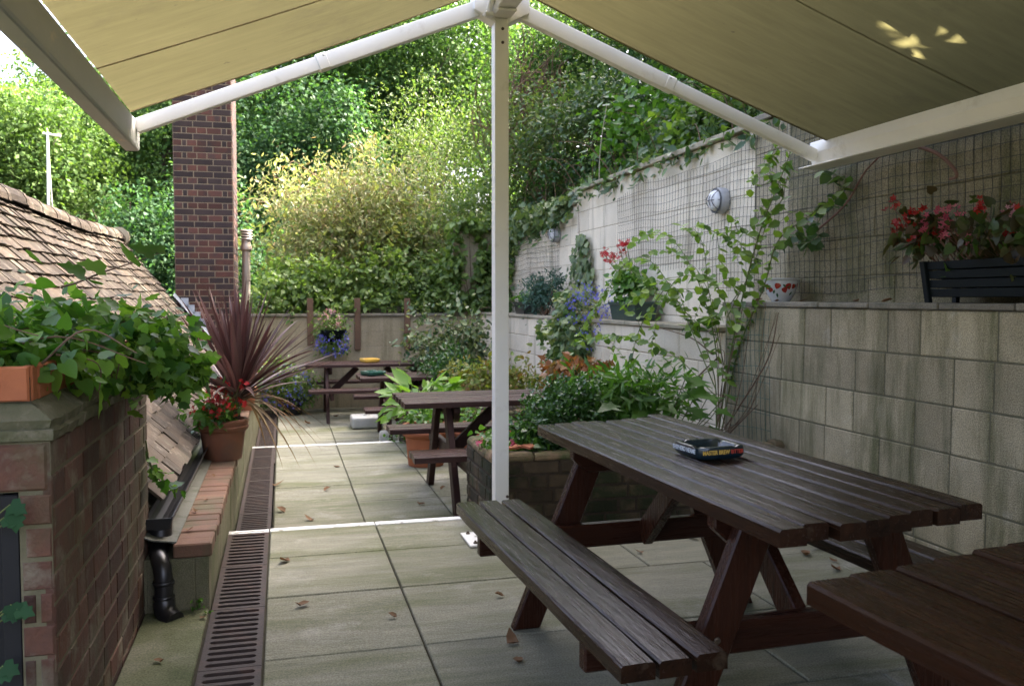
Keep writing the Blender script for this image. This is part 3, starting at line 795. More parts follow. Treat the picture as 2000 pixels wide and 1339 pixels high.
n = len(pf); fs = [(i * n + k, i * n + k + 1, (i + 1) * n + k + 1, (i + 1) * n + k) for i in range(len(pathpts) - 1) for k in range(n - 1)]
mb.add(vs, fs); mb.build('cornice', M['mossy'], pr)
mb = MB()
courses(mb, Vector((PX - .055, 0, 0)), Y, Z, X, PY0 + .06, PY1 - .06, 1.02, 1.115, .1, [.075, .06, .11], d=.004, c=.004, gap=.0025, jit=.004)
courses(mb, Vector((0, PY0 + .055, 0)), X, Z, -Y, -1.9, PX - .055, 1.02, 1.115, .1, [1.4], d=.004, c=.005, gap=.003)
mb.build('terracotta_rim', M['terraband'], pr)
mb = MB(); mb.box((-1.9, PY0 + .058, .95), (PX - .057, PY1 - .06, 1.085)); mb.build('soil', M['soil'], pr)
mb = MB(); mb.lathe([(.018, 0), (.016, .004), (.005, .003)], (0, 0, 0), 10)
hp = ptx(28, 758, -.74)
mb.v = [(v[0] - .70, PY0 + .05 - v[2] * .7, v[1] + 1.065) for v in mb.v]; mb.build('drain_hole', M['blackplastic'], pr)
mb = MB(); mb.box((-1.5, PY0 + .06, 0.0), (-.66, PY0 + .10, .795)); mb.box((-.68, PY0 + .012, 0), (-.638, PY0 + .06, .797)); mb.build('door', M['blackwood'], pr, bevel=.003)

# ------------------------------------------------------------------ low wall beside the drain
lw = thing('low_wall', (-.38, 3.77, 0), 'low rendered wall topped with brick coping running along the drain', 'wall')
mb = MB()
courses(mb, Vector((-.309, 0, 0)), Y, Z, X, 3.775, YE - .1, -.35, .215, .30, [.44, .44], d=.002, c=.004, gap=.002)
courses(mb, Vector((0, 3.775, 0)), X, Z, -Y, -.55, -.309, -.01, .215, .226, [.3, .3], d=.002, c=.004, gap=.001)
mb.box((-.56, 3.777, -.5), (-.3095, YE - .1, .2135)); mb.build('rendered_wall', M['render'], lw)
mb = MB(); y = 3.765; k = 0
while y < YE - .15:
    l = .105; mb.box((-.445, y + .003, .216), (-.292 + rnd.uniform(-.003, .003), y + l, .272 + rnd.uniform(-.003, .003))); y += l
mb.build('brick_coping', M['copingbrick'], lw, bevel=.006)
mb = MB(); y = 3.80
while y < 11.1:
    y1 = min(y + 1.1, 11.1)
    a = [(-.435, y, .278), (-.53, y, .292), (-.64, y, .34), (-.435, y1 - .004, .278), (-.53, y1 - .004, .292), (-.64, y1 - .004, .34)]
    mb.add(a + [(p[0], p[1], p[2] - .006) for p in a], [(0, 1, 4, 3), (1, 2, 5, 4), (6, 9, 10, 7), (7, 10, 11, 8), (0, 3, 9, 6), (0, 6, 7, 1), (1, 7, 8, 2), (3, 4, 10, 9), (4, 5, 11, 10)])
    y = y1 + .0
mb.build('lead_flashing', M['felt'], lw)

# ------------------------------------------------------------------ outbuilding with tiled roof
EX, EZ, RX, RZ = -.55, .42, -1.87, 2.02
RY0, RY1 = 3.98, 11.2
ob = thing('outbuilding', (-1.2, 7.5, 0), 'outbuilding with a sagging old clay tiled roof and black gutter', 'building')
sl = Vector((RX - EX, 0, RZ - EZ)); SLN = sl.length; sl.normalize(); rn = Vector((-sl.z * -1, 0, -sl.x)).normalized()
if rn.z < 0: rn = -rn
def roof_sag(u, y):
    return -.035 * math.sin(math.pi * u / SLN) + .012 * math.sin(y * 1.7 + u * 1.3) - .03 * math.sin(math.pi * (y - RY0) / (RY1 - RY0)) * (u / SLN)
mb = MB(); rr = random.Random(3)
g_, tw = .098, .168
nc = int(SLN / g_)
for k in range(nc + 1):
    u = k * g_
    y = RY0 - (tw / 2 if k % 2 else 0)
    while y < RY1:
        a, b = max(y + .002, RY0), min(y + tw - .002, RY1); y += tw
        if b - a < .03: continue
        ln = .20
        yc_ = (a + b) / 2; s0 = roof_sag(u, yc_)
        lift0, lift1 = .030 + rr.uniform(-.004, .007), .004
        du = rr.uniform(-.008, .008); sk = rr.uniform(-.006, .006)
        tilt = rr.uniform(-.005, .005)
        th = .012
        vs = []
        for dz in (0, -th):
            for (uu, lf) in ((u + du - .03, lift0), (min(u + du + ln - .03, SLN + .02), lift1)):
                for q, yy_ in enumerate((a, (a + b) / 2, b)):
                    bow = .003 if q == 1 else 0
                    P = Vector((EX, yy_ + sk * (uu - u) * 5, EZ)) + sl * (uu + (q - 1) * sk * .6) + rn * (lf + s0 + bow + dz + (q - 1) * tilt)
                    vs.append(P)
        mb.add(vs, [(0, 1, 4, 3), (1, 2, 5, 4), (6, 9, 10, 7), (7, 10, 11, 8), (0, 6, 7, 1), (1, 7, 8, 2), (0, 3, 9, 6), (2, 8, 11, 5)])
tiles = mb.build('roof_tiles', M['tile'], ob)
mb = MB()   # under-roof board, other slope and gables
e0, e1 = RY0 + .03, RY1 - .03
def rp(u, y, off): return Vector((EX, y, EZ)) + sl * u + rn * off
p_ = [rp(.02, e0, -.08), rp(.02, e1, -.08), rp(SLN, e1, -.08), rp(SLN, e0, -.08)]
ox = 2 * RX - EX
q_ = [Vector((ox, e0, EZ)), Vector((ox, e1, EZ))]
mb.add(p_ + q_, [(0, 1, 2, 3), (3, 2, 5, 4)])
mb.build('roof_boarding', M['bark'], ob)
mb = MB(); mb.box((ox + .12, RY0 + .08, -1.1), (-.66, RY1 - .06, .36))
for y in (RY0 + .08, RY1 - .16):
    mb.add([(ox + .1, y, .36), (-.66, y, .36), (RX, y, RZ - .12), (ox + .1, y + .1, .36), (-.66, y + .1, .36), (RX, y + .1, RZ - .12)], [(0, 1, 2), (3, 5, 4), (0, 3, 4, 1), (1, 4, 5, 2), (2, 5, 3, 0)])
mb.build('gable_wall', M['pierbrick'], ob)
mb = MB(); y = RY0
k = 0
while y < RY1 - .1:
    l = .44; zo = roof_sag(SLN * .97, y) + rr.uniform(-.008, .008)
    for (ra, ya, yb2) in ((.104, y, y + l * .90), (.110, y + l * .86, y + l)):
        vs = []; nn = 9
        for yq in (ya, min(yb2, RY1)):
            for r_ in (ra, ra - .016):
                for i in range(nn):
                    a = math.pi * (i / (nn - 1)) * 1.06 - .03 * math.pi
                    vs.append((RX + r_ * math.cos(a), yq, RZ + zo - .035 + r_ * math.sin(a)))
        fs = []
        for i in range(nn - 1):
            fs += [(i, i + 1, 2 * nn + i + 1, 2 * nn + i), (nn + i, 3 * nn + i, 3 * nn + i + 1, nn + i + 1), (i, nn + i, nn + i + 1, i + 1), (2 * nn + i, 2 * nn + i + 1, 3 * nn + i + 1, 3 * nn + i)]
        mb.add(vs, fs)
    y += l; k += 1
mb.build('ridge_tiles', M['tile'], ob)
mb = MB(); mb.tube([(RX + .02, RY1 - .05, RZ + .0), (RX + .02, RY1 + .03, RZ - .005)], .12, 10); mb.build('ridge_mortar', M['mortarpale'], ob)
mb = MB()   # half round gutter
nn = 8; vs = []
gx, gz, gr = EX + .040, EZ - .05, .056
for yq in (3.86, 11.1):
    for r_ in (gr, gr - .004):
        for i in range(nn):
            a = math.pi + math.pi * i / (nn - 1); vs.append((gx + r_ * math.cos(a), yq, gz + r_ * math.sin(a)))
fs = []
for i in range(nn - 1):
    fs += [(i, i + 1, 2 * nn + i + 1, 2 * nn + i), (nn + i, 3 * nn + i, 3 * nn + i + 1, nn + i + 1), (i, nn + i, nn + i + 1, i + 1)]
fs += [(0, 2 * nn, 3 * nn, nn), (nn - 1, 2 * nn - 1, 4 * nn - 1, 3 * nn - 1)]
mb.add(vs, fs)
mb.box((gx - .05, 3.856, gz - .05), (gx + .05, 3.862, gz - .005))
gut = mb.build('gutter', M['blackplastic'], ob)
mb = MB()
d0 = Vector((gx, 3.92, gz - .03))
mb.tube([d0, d0 + Vector((0, -.02, -.10))], .048, 14)
mb.tube([d0 + Vector((0, -.02, -.09)), (-.51, 3.83, .225), (-.495, 3.765, .215), (-.482, 3.735, .19), (-.478, 3.728, .15), (-.478, 3.726, .03)], .036, 14)
mb.tube([(-.478, 3.726, .06), (-.474, 3.715, .025), (-.455, 3.69, .0), (-.43, 3.665, -.01)], .043, 14)
for z in (.135, .075): mb.lathe([(.040, -.008), (.043, -.004), (.043, .004), (.040, .008)], (-.478, 3.727, z), 16)
mb.build('downpipe', M['blackplastic'], ob, smooth=True)
# ------------------------------------------------------------------ chimney
CX0, CX1, CY0, CY1 = -1.235, -.56, 11.215, 12.25
ch = thing('chimney', (-.9, 11.45, 0), 'tall brick chimney stack in dark and red courses beside the tiled roof', 'chimney')
md, mr_ = MB(), MB(); rr = random.Random(11)
z = .2; k = 0
while z < 5.6:
    for (o, U, N, a0, a1) in ((Vector((0, CY0, 0)), X, -Y, CX0, CX1), (Vector((CX1, 0, 0)), Y, X, CY0, CY1), (Vector((CX0, 0, 0)), Y, -X, CY0, CY1)):
        ln = [.2275] if k % 2 == 0 else [.17, .055, .115, .115, .17, .06, .115]
        u = a0 - (.0 if k % 2 == 0 else .07); i = 0
        while u < a1:
            l = ln[i % len(ln)]; i += 1
            a, b = max(u, a0), min(u + l, a1); u += l
            if b - a < .02: continue
            dark = (k % 2 == 0 and rr.random() < .82) or (l < .1) or rr.random() < .1
            (md if dark else mr_).block(o, U, Z, N, a + .005, b - .005, z + .005, z + .070, .005 + rr.uniform(-.001, .001), .003)
    z += .075; k += 1
mb = MB(); mb.box((CX0 + .001, CY0 + .001, -.4), (CX1 - .001, CY1, 5.6)); mb.build('mortar', M['chmortar'], ch)
md.build('dark_bricks', M['brickdark'], ch); mr_.build('red_bricks', M['brickred'], ch)
mb = MB()
for i in range(9):   # stepped lead flashing
    u = 1.02 - i * .108; P = rp(u, CY0 - .014, .03)
    mb.box((P.x, CY0 - .016, P.z - .04), (P.x + .085, CY0 - .0065 + 0 * i, P.z + .075))
a, b = rp(1.14, 0, .032), rp(.0, 0, .032)
mb.add([(a.x, CY0 - .012, a.z + .05), (b.x, CY0 - .012, b.z + .05), (b.x, CY0 - .13, b.z + .012), (a.x, CY0 - .13, a.z + .012),
        (a.x, CY0 - .012, a.z + .045), (b.x, CY0 - .012, b.z + .045), (b.x, CY0 - .13, b.z + .007), (a.x, CY0 - .13, a.z + .007)], [(0, 1, 2, 3), (4, 7, 6, 5), (0, 3, 7, 4), (1, 5, 6, 2), (2, 6, 7, 3)])
mb.build('stepped_flashing', M['lead'], ch)
mb = MB(); mb.lathe([(.14, 0), (.12, .5), (.15, .55), (.15, .6)], (-.9, 11.48, 5.6), 20); mb.build('chimney_pot', M['terracotta'], ch, smooth=True)
# flue pipe
fp = pty(480, 520, 11.7)
fl = thing('flue_pipe', (fp.x, 11.7, -.3), 'thin metal flue pipe with louvred cowl beside the brick chimney', 'flue pipe')
mb = MB(); mb.tube([(fp.x - .03, 11.7, -.3), (fp.x - .03, 11.7, 1.2), (fp.x, 11.7, 1.35), (fp.x + .008, 11.7, 1.92)], .052, 14); mb.lathe([(.056, 0), (.056, .03)], (fp.x + .003, 11.7, 1.52), 14); mb.build('pipe', M['zinc'], fl, smooth=True)
mb = MB(); mb.box((CX1, 11.69, 1.49), (fp.x - .03, 11.715, 1.505)); mb.build('bracket', M['bolt'], fl)
mb = MB(); mb.lathe([(.054, 0), (.072, .02), (.072, .07), (.056, .10), (.06, .14)], (fp.x + .008, 11.7, 1.90), 16)
for i in range(4): mb.lathe([(.05, 0), (.083, .012), (.078, .024), (.05, .03)], (fp.x + .008, 11.7, 2.04 + i * .034), 16)
mb.build('cowl', M['zinc'], fl, smooth=True)
# aerial pole behind the roof
ap = pty(92, 400, 9.0)
t = thing('aerial_pole', (ap.x, 9.0, -1.1), 'thin pale aerial pole standing behind the tiled roof', 'pole')
mb = MB(); mb.tube([(ap.x - .03, 9.0, -1.1), (ap.x + .02, 9.0, 2.83)], .012, 8); mb.build('mast', M['whitemetal'], t)
mb = MB(); mb.tube([(ap.x - .02, 9.0, 2.82), (ap.x + .13, 9.0, 2.80)], .010, 8); mb.tube([(ap.x + .02, 9.0, 2.83), (ap.x + .05, 9.02, 1.9)], .004, 5); mb.build('cross_arm', M['whitemetal'], t)

# ------------------------------------------------------------------ awning
AX, AY, AZ = 1.125, 4.50, 2.74
aw = thing('awning', (AX, AY, 0), 'cream canvas double awning on a white metal post', 'awning')
mb = MB(); mb.box((AX - .038, AY - .038, .01), (AX + .038, AY + .038, AZ)); post = mb.build('post', M['whitemetal'], aw, bevel=.005, seg=2)
mb = MB()
for z in (AZ - .055, AZ - .125, .23): 
    n0 = len(mb.v); mb.lathe([(.008, 0), (.008, .005), (.004, .008)], (0, 0, 0), 10)
    mb.v[n0:] = [(AX + (.004 if z > 1 else .028) + v[0], AY - .0385 - v[2], z + v[1]) for v in mb.v[n0:]]
mb.build('bolt', M['bolt'], aw)
mb = MB(); mb.box((AX - .20, AY - .16, .003), (AX + .20, AY + .10, .014)); 
for sx in (-1, 1): mb.add([(AX + sx * .04, AY - .004, .012), (AX + sx * .15, AY - .004, .012), (AX + sx * .04, AY - .004, .10), (AX + sx * .04, AY + .004, .012), (AX + sx * .15, AY + .004, .012), (AX + sx * .04, AY + .004, .10)], [(0, 1, 2), (3, 5, 4), (0, 3, 4, 1), (1, 4, 5, 2), (2, 5, 3, 0)])
bp = mb.build('base_plate', M['whitemetal'], aw, bevel=.002)
mb = MB()
for sx in (-.165, .165):
    for sy in (-.125, .065): mb.lathe([(.011, 0), (.011, .008), (.006, .009), (.006, .016)], (AX + sx, AY + sy, .013), 6)
mb.build('base_bolt', M['bolt'], bp)
mb = MB(); mb.box((AX - .05, AY - .16, AZ + .002), (AX + .05, AY + .05, AZ + .016)); mb.box((AX - .05, 0.36, AZ + .018), (AX + .05, AY + .03, AZ + .15))
mb.box((AX - .062, 0.36, AZ + .152), (AX + .062, AY + .035, AZ + .165)); mb.build('centre_beam', M['whitemetal'], aw, bevel=.005)
mb = MB()
for sx in (-1, 1):
    mb.add([(AX + sx * .03, AY - .045, AZ - .03), (AX + sx * .15, AY - .045, AZ + .03), (AX + sx * .15, AY - .045, AZ + .11), (AX + sx * .03, AY - .045, AZ + .13),
            (AX + sx * .03, AY + .05, AZ - .03), (AX + sx * .15, AY + .05, AZ + .03), (AX + sx * .15, AY + .05, AZ + .11), (AX + sx * .03, AY + .05, AZ + .13)],
           [(0, 1, 2, 3), (4, 7, 6, 5), (0, 4, 5, 1), (1, 5, 6, 2), (2, 6, 7, 3), (3, 7, 4, 0)])
mb.tube([(AX - .075, AY - .05, AZ + .01), (AX - .06, AY - .11, AZ + .10)], .017, 8); mb.box((AX - .105, AY - .10, AZ - .012), (AX - .055, AY - .055, AZ + .01))
mb.build('bracket', M['whitemetal'], aw, bevel=.006)
for sx, xe, ze in ((-1, -.66, 2.10), (1, 3.02, 2.115)):
    a = Vector((AX + sx * .10, AY, AZ + .055)); b = Vector((xe, AY, ze)); m_ = a.lerp(b, .48)
    mb = MB(); mb.bar(a, m_, .05, .080); arm = mb.build('arm', M['whitemetal'], aw, bevel=.005, seg=2)
    mb = MB(); mb.bar(m_ + (b - a) * .0, b, .044, .068); mb.build('arm', M['whitemetal'], aw, bevel=.005, seg=2)
    mb = MB(); dv = (b - a).normalized()
    mb.bar(m_ - dv * .03, m_ + dv * .035, .054, .085)
    mb.tube([m_ + Vector((0, -.032, .03)), m_ + Vector((0, .03, .03))], .010, 8); mb.build('elbow', M['whitemetal'], arm, bevel=.008)
# front rails (left one turned to show its weathered inner face; right one white)
mb = MB()
pl = [(-.035, -.085), (.028, -.085), (.032, -.070), (.034, .045), (.02, .06), (-.035, .06)]
mb.prism([(a, b) for a, b in pl], ((-.690, AY + .10, 2.085), (-.690, .38, 2.085), X, Z)); mb.build('front_rail', M['greymetal'], aw, bevel=.004)['label'] = 'weathered grey left front rail'
mb = MB()
pr_ = [(-.055, .085), (-.06, .02), (-.038, -.045), (-.07, -.058), (-.13, -.064), (-.13, -.072), (.035, -.072), (.035, .09)]
mb.prism(pr_, ((3.075, AY + .06, 2.115), (3.075, .38, 2.115), X, Z)); mb.build('front_rail', M['whitemetal'], aw, bevel=.004)['label'] = 'white right front rail'
for sx, xe, ze in ((-1, -.665, 2.15), (1, 3.03, 2.185)):
    a = Vector((AX + sx * .06, 0, AZ + .128)); b = Vector((xe, 0, ze))
    nu, nv = 24, 30; y0, y1 = .42, AY - .10
    def cv(u, y):
        p = a.lerp(b, u); sag = -.018 * math.sin(math.pi * u) + .0012 * math.sin(y * 3 + u * 3)
        return Vector((p.x, y, p.z + sag))
    vs = [cv(i / nu, y0 + (y1 - y0) * j / nv) for j in range(nv + 1) for i in range(nu + 1)]
    fs = [(j * (nu + 1) + i, j * (nu + 1) + i + 1, (j + 1) * (nu + 1) + i + 1, (j + 1) * (nu + 1) + i) for j in range(nv) for i in range(nu)]
    mb = MB(); mb.add(vs, fs); cn = mb.build('canvas', M['canvas'], aw, smooth=True)
    mb = MB()
    for ys_ in (3.62 if sx < 0 else 3.25, 2.42, 1.2):
        for hw, dz in (((.008, -.003) if sx < 0 else (.004, -.0006)),):
            vs = []
            for i in range(nu + 1):
                p = cv(i / nu, ys_); vs += [p + Vector((0, -hw, dz)), p + Vector((0, hw, dz))]
            mb.add(vs, [(2 * i, 2 * i + 1, 2 * i + 3, 2 * i + 2) for i in range(nu)])
    vs = []
    for i in range(nu + 1):
        p = cv(i / nu, y1); vs += [p + Vector((0, -.02, -.002)), p + Vector((0, .001, -.002))]
    mb.add(vs, [(2 * i, 2 * i + 1, 2 * i + 3, 2 * i + 2) for i in range(nu)])
    if sx < 0: mb.build('seam', M['seam'], cn)
    else: mb.build('seam', M['canvas'], cn)

# ------------------------------------------------------------------ picnic tables (long axis = local X)
def picnic_table(loc, rz, label, L0, npl, W, seatL, seat_off, mats, h=.75, sh=.45, nseat=3, seed=0, chip=True, pl_ends=None, frame_x=.58, top_t=.042):
    g = random.Random(seed)
    mx, my, mz = mats
    t = thing('picnic_table', loc, label, 'picnic table', 'dark stained wooden picnic tables', rz)
    pw = W / npl
    def planks(name, y0, n, w_, Ln, z1, th, offx=0):
        mb = MB()
        for i in range(n):
            a = y0 + i * w_ + .004; b = y0 + (i + 1) * w_ - .004
            e0 = -Ln / 2 + g.uniform(-.008, .008) + offx; e1 = Ln / 2 + g.uniform(-.008, .008) + offx
            if pl_ends and name == 'tabletop': e0 += pl_ends[0][i]; e1 += pl_ends[1][i]
            zz = z1 + g.uniform(-.003, .002)
            # plank split in sections so the edge wanders a little
            ns = 9; vs = []
            for k in range(ns + 1):
                x = e0 + (e1 - e0) * k / ns
                ja, jb, jz = g.uniform(-.0012, .0012), g.uniform(-.0012, .0012), g.uniform(-.0008, .0008)
                if k in (0, ns) and chip:
                    ja += g.uniform(0, .005); jb -= g.uniform(0, .005)
                r = .006
                vs += [(x, a + ja, zz - th), (x, b + jb, zz - th), (x, b + jb, zz - r), (x, b + jb - r, zz + jz), (x, (a + b) / 2, zz + jz + .0006), (x, a + ja + r, zz + jz), (x, a + ja, zz - r)]
            m_ = 7
            fs = [tuple(range(m_))[::-1], tuple(range(ns * m_, (ns + 1) * m_))]
            for k in range(ns):
                for q in range(m_):
                    fs.append((k * m_ + q, k * m_ + (q + 1) % m_, (k + 1) * m_ + (q + 1) % m_, (k + 1) * m_ + q))
            mb.add(vs, fs)
        return mb.build(name, mx, t, local=True)
    planks('tabletop', -W / 2, npl, pw, L0, h, top_t)
    for s in (-1, 1):
        sw = .29
        planks('seat', s * seat_off - sw / 2, nseat, sw / nseat, seatL, sh, .042)
    for fx in (-frame_x, frame_x):
        inn = -1 if fx > 0 else 1
        for s in (-1, 1):
            yt, yb = s * (W * .27), s * (seat_off - .08)
            xx = fx
            mb = MB()
            zt = h - top_t - .002
            p, q = Vector((xx, yt, zt)), Vector((xx, yb, 0))
            d = (q - p); hw = .052 / abs(d.normalized().z)
            vs = []
            for x in (xx - .022, xx + .022):
                vs += [(x, yt - hw, zt), (x, yt + hw, zt), (x, yb + hw, 0), (x, yb - hw, 0)]
            mb.add(vs, [(0, 1, 2, 3), (7, 6, 5, 4), (0, 4, 5, 1), (1, 5, 6, 2), (2, 6, 7, 3), (3, 7, 4, 0)])
            mb.build('leg', mz, t, bevel=.005, local=True)
        xc = fx + inn * .047
        mb = MB(); e = seat_off + .12
        mb.add([(xc - .022, -e, sh - .135), (xc + .022, -e, sh - .135), (xc + .022, e, sh - .135), (xc - .022, e, sh - .135),
                (xc - .022, -e, sh - .0445), (xc + .022, -e, sh - .0445), (xc + .022, e, sh - .0445), (xc - .022, e, sh - .0445)],
               [(0, 3, 2, 1), (4, 5, 6, 7), (0, 1, 5, 4), (1, 2, 6, 5), (2, 3, 7, 6), (3, 0, 4, 7)])
        mb.build('seat_bearer', my, t, bevel=.005, local=True)
        if chip:
            mb = MB()
            for s in (-1, 1):
                yb_ = s * (W * .27 + (seat_off - .08 - W * .27) * (h - sh + .09) / h)
                for dy, dz in ((-.015, .02), (.015, -.02)):
                    n0 = len(mb.v); mb.lathe([(.010, 0), (.010, .003), (.006, .0055)], (0, 0, 0), 10)
                    xo = fx - inn * .0225
                    mb.v[n0:] = [(xo - inn * v[2], yb_ + dy + v[0], sh - .09 + dz + v[1]) for v in mb.v[n0:]]
            mb.build('bolt', M['bolt'], t, local=True)
        mb = MB(); e = W / 2 - .035; zt = h - top_t - .003
        poly = [(-e, zt), (e, zt), (e, zt - .04), (e - .06, zt - .095), (-e + .06, zt - .095), (-e, zt - .04)]
        vs = [(x, a, b) for x in (xc - .022, xc + .022) for a, b in poly]; n = 6
        mb.add(vs, [tuple(range(n))[::-1], tuple(range(n, 2 * n))] + [(i, (i + 1) % n, n + (i + 1) % n, n + i) for i in range(n)])
        mb.build('top_bearer', my, t, bevel=.005, local=True)
        mb = MB(); x2 = fx + inn * .42
        mb.bar((xc + inn * .025, 0, sh - .10), (x2, 0, h - top_t - .02), .09, .042, up=(0, 1, 0))
        mb.v = [(v[0], v[1], min(v[2], h - top_t - .003)) for v in mb.v]
        mb.build('brace', mz, t, bevel=.004, local=True)
    return t
DK = (M['wood_x'], M['wood_y'], M['wood_z']); FD = (M['woodb_x'], M['woodb_y'], M['woodb_z']); RD = (M['woodr_x'], M['wood_y'], M['wood_z'])
R90 = math.pi / 2
# local +X -> world +Y for the two near tables
big = picnic_table((1.40, 2.66, 0), R90 + R(2.0), 'big dark glossy picnic table with an ashtray lettered in gold, beside the block wall', 1.74, 8, .675, 1.66, .555, DK, seed=1,
                   pl_ends=([.06, .04, .035, .02, .0, -.015, .0, -.02], [.20, .14, .09, .06, .03, .0, -.04, -.14][::-1] if False else [.0, .02, .03, .05, .06, .08, .10, .16][::-1]))
near = picnic_table((1.34, .57, 0), R90 + R(3.4), 'red brown picnic table cut off by the photo corner, nearest of all', 1.76, 6, .70, 1.66, .55, RD, seed=2,
                    pl_ends=([0] * 6, [.07, .05, .04, .02, .01, -.02]))
tB = picnic_table((1.70, 6.22, ZB), R(0.4), 'faded picnic table on the middle level behind the white post', 1.80, 7, .70, 1.80, .62, FD, seed=3)
tC1 = picnic_table((1.72, 10.10, ZC), 0, 'faded picnic table half hidden by pale green leaves, second from the far wall', 1.76, 7, .70, 1.76, .68, FD, seed=4, chip=False)
tC2 = picnic_table((1.20, 12.20, ZC), R(-.8), 'farthest picnic table along the tan wall, carrying a yellow ashtray', 1.80, 7, .72, 1.74, .68, FD, seed=5, chip=False, frame_x=.62)

# ------------------------------------------------------------------ ashtrays
def ashtray(loc, rz, half, h, m, label, letters=False):
    root = thing('ashtray', loc, label, 'ashtray', 'melamine ashtrays on the picnic tables', rz)
    mb = MB(); n = 40
    def sq(r, a, k=7.0):
        c, s = math.cos(a), math.sin(a)
        q = (abs(c) ** k + abs(s) ** k) ** (-1 / k); return (r * q * c, r * q * s)
    prof = [(half * .90, 0), (half * .985, h * .22), (half, h * .30), (half, h * .86), (half * .985, h * .94), (half * .90, h), (half * .80, h * .93), (half * .70, h * .35), (half * .64, h * .25), (0.001, h * .24)]
    vs = []
    for i, (r, z) in enumerate(prof):
        for k in range(n):
            a = 2 * math.pi * (k + .5) / n
            notch = 0
            if i in (4, 5, 6):
                for na in (.55, .55 + R90, .55 + math.pi, .55 - R90):
                    dd = abs((a - na + math.pi) % (2 * math.pi) - math.pi)
                    if dd < .09: notch = h * .24
            x, y = sq(r, a); vs.append((x, y, z - notch))
    fs = [tuple(range(n))[::-1]] + [(i * n + k, i * n + (k + 1) % n, (i + 1) * n + (k + 1) % n, (i + 1) * n + k) for i in range(len(prof) - 1) for k in range(n)]
    mb.add(vs, fs); body = mb.build('tray', m, root, smooth=True, local=True)
    if letters:
        def text(s, mat, size, cx, cz, face, part):
            cu_ = bpy.data.curves.new(part, 'FONT'); cu_.body = s; cu_.size = size; cu_.align_x = 'LEFT'; cu_.extrude = .0004; cu_.offset = .00035
            tmp = bpy.data.objects.new(part, cu_); COL.objects.link(tmp)
            dg = bpy.context.evaluated_depsgraph_get(); me = bpy.data.meshes.new_from_object(tmp.evaluated_get(dg))
            COL.objects.unlink(tmp); bpy.data.objects.remove(tmp)
            me.materials.clear(); me.materials.append(mat)
            for v in me.vertices:
                x, y, z = v.co
                y *= 1.25
                if face == 'front': v.co = (cx + x, -half - .0006 - z, cz + y)
                else: v.co = (-half - .0006 - z, -cx - x, cz + y)
            ob_ = new_obj(part, me, body)
            return max(v.co.x if face == 'front' else -v.co.y for v in me.vertices)
        zt = h * .42
        e = text('MASTER BREW', M['lettergold'], .0158, -half * .92, zt, 'front', 'lettering')
        text('BITTER', M['letterred'], .0158, e + .004, zt, 'front', 'lettering')
        text('SHEPHERD NEAME', M['letterwhite'], .0168, -half * .90, zt, 'left', 'lettering')
    return root
_ap = ptz(1390, 890, .751)
ashtray((_ap.x, _ap.y + .02, .7515), R(6), .091, .043, M['ashdark'], 'dark ashtray lettered MASTER BREW on the big dark table', True)
p = ptz(722, 699, .42)
ashtray((1.18, 12.25, ZC + .751), R(20), .115, .05, M['ashyellow'], 'yellow ashtray on the farthest table')
ashtray((1.01, 10.08, ZC + .751), R(30), .115, .05, M['ashgreen'], 'green ashtray on the table half hidden by pale leaves')
ashtray((2.12, 6.35, ZB + .751), R(15), .10, .042, M['ashgreen'], 'green ashtray on the middle table, right of the white post')

# ------------------------------------------------------------------ wire netting, lamps
def netting(name, label, y0, y1, z0f, z1f, x, sp, r, m, seed, amp=.012, zsp=None):
    g = np.random.default_rng(seed); mb = MB(); zsp = zsp or sp
    ph = g.uniform(0, 6, 8)
    def wv(y, z):
        return (x - .012 - .010 * (1 + math.sin(y * 2.3 + ph[0]) * math.sin(z * 4 + ph[1])),
                y + amp * (math.sin(z * 5 + ph[2] + y * .8) + .5 * math.sin(z * 13 + y * 2 + ph[3])), z + amp * (math.sin(y * 3.1 + ph[4]) + .6 * math.sin(y * 7.3 + ph[5])))
    y = y0
    while y <= y1:
        a, b = z0f(y), z1f(y); k = 7
        if b - a > .05: mb.tube([wv(y, a + (b - a) * i / k) for i in range(k + 1)], r, 3)
        y += sp
    z = min(z0f(y0), z0f(y1)); zt = max(z1f(q) for q in np.linspace(y0, y1, 30))
    while z <= zt:
        seg = []
        for q in np.arange(y0, y1 + .001, .09):
            if z0f(q) - .01 <= z <= z1f(q) + .01: seg.append(wv(q, z))
            else:
                if len(seg) > 1: mb.tube(seg, r, 3)
                seg = []
        if len(seg) > 1: mb.tube(seg, r, 3)
        z += zsp
    o = mb.build(name, m, None, origin=(x, (y0 + y1) / 2, z0f(y0)))
    return tag(o, label, 'wire netting', 'wire netting on the walls')
netting('wire_netting', 'large sagging wire netting on the tall walls behind the ledge', .6, 8.25, lambda y: 1.33 + (.22 if y > 6 else 0) * min(1, (y - 6) / .5 if y > 6 else 0),
        lambda y: 2.46 if y < 5.9 else 2.36 - .02 * math.sin((y - 5.9) * 3) - (0 if y < 7.6 else (y - 7.6) * .10), XU, .055, .0018, M['wire'], 1, zsp=.068)
netting('wire_netting', 'smaller wire netting on the far pale wall right of the white post', 10.25, 12.6, lambda y: 1.12, lambda y: 2.12 - .1 * math.sin(y * 2), XU + .03, .065, .0024, M['wire'], 2)
netting('wire_netting', 'short green wire netting on the low wall behind bare rose stems', 4.85, 5.40, lambda y: .25, lambda y: 1.20, XR, .055, .0018, M['wiregreen'], 3, amp=.016, zsp=.10)

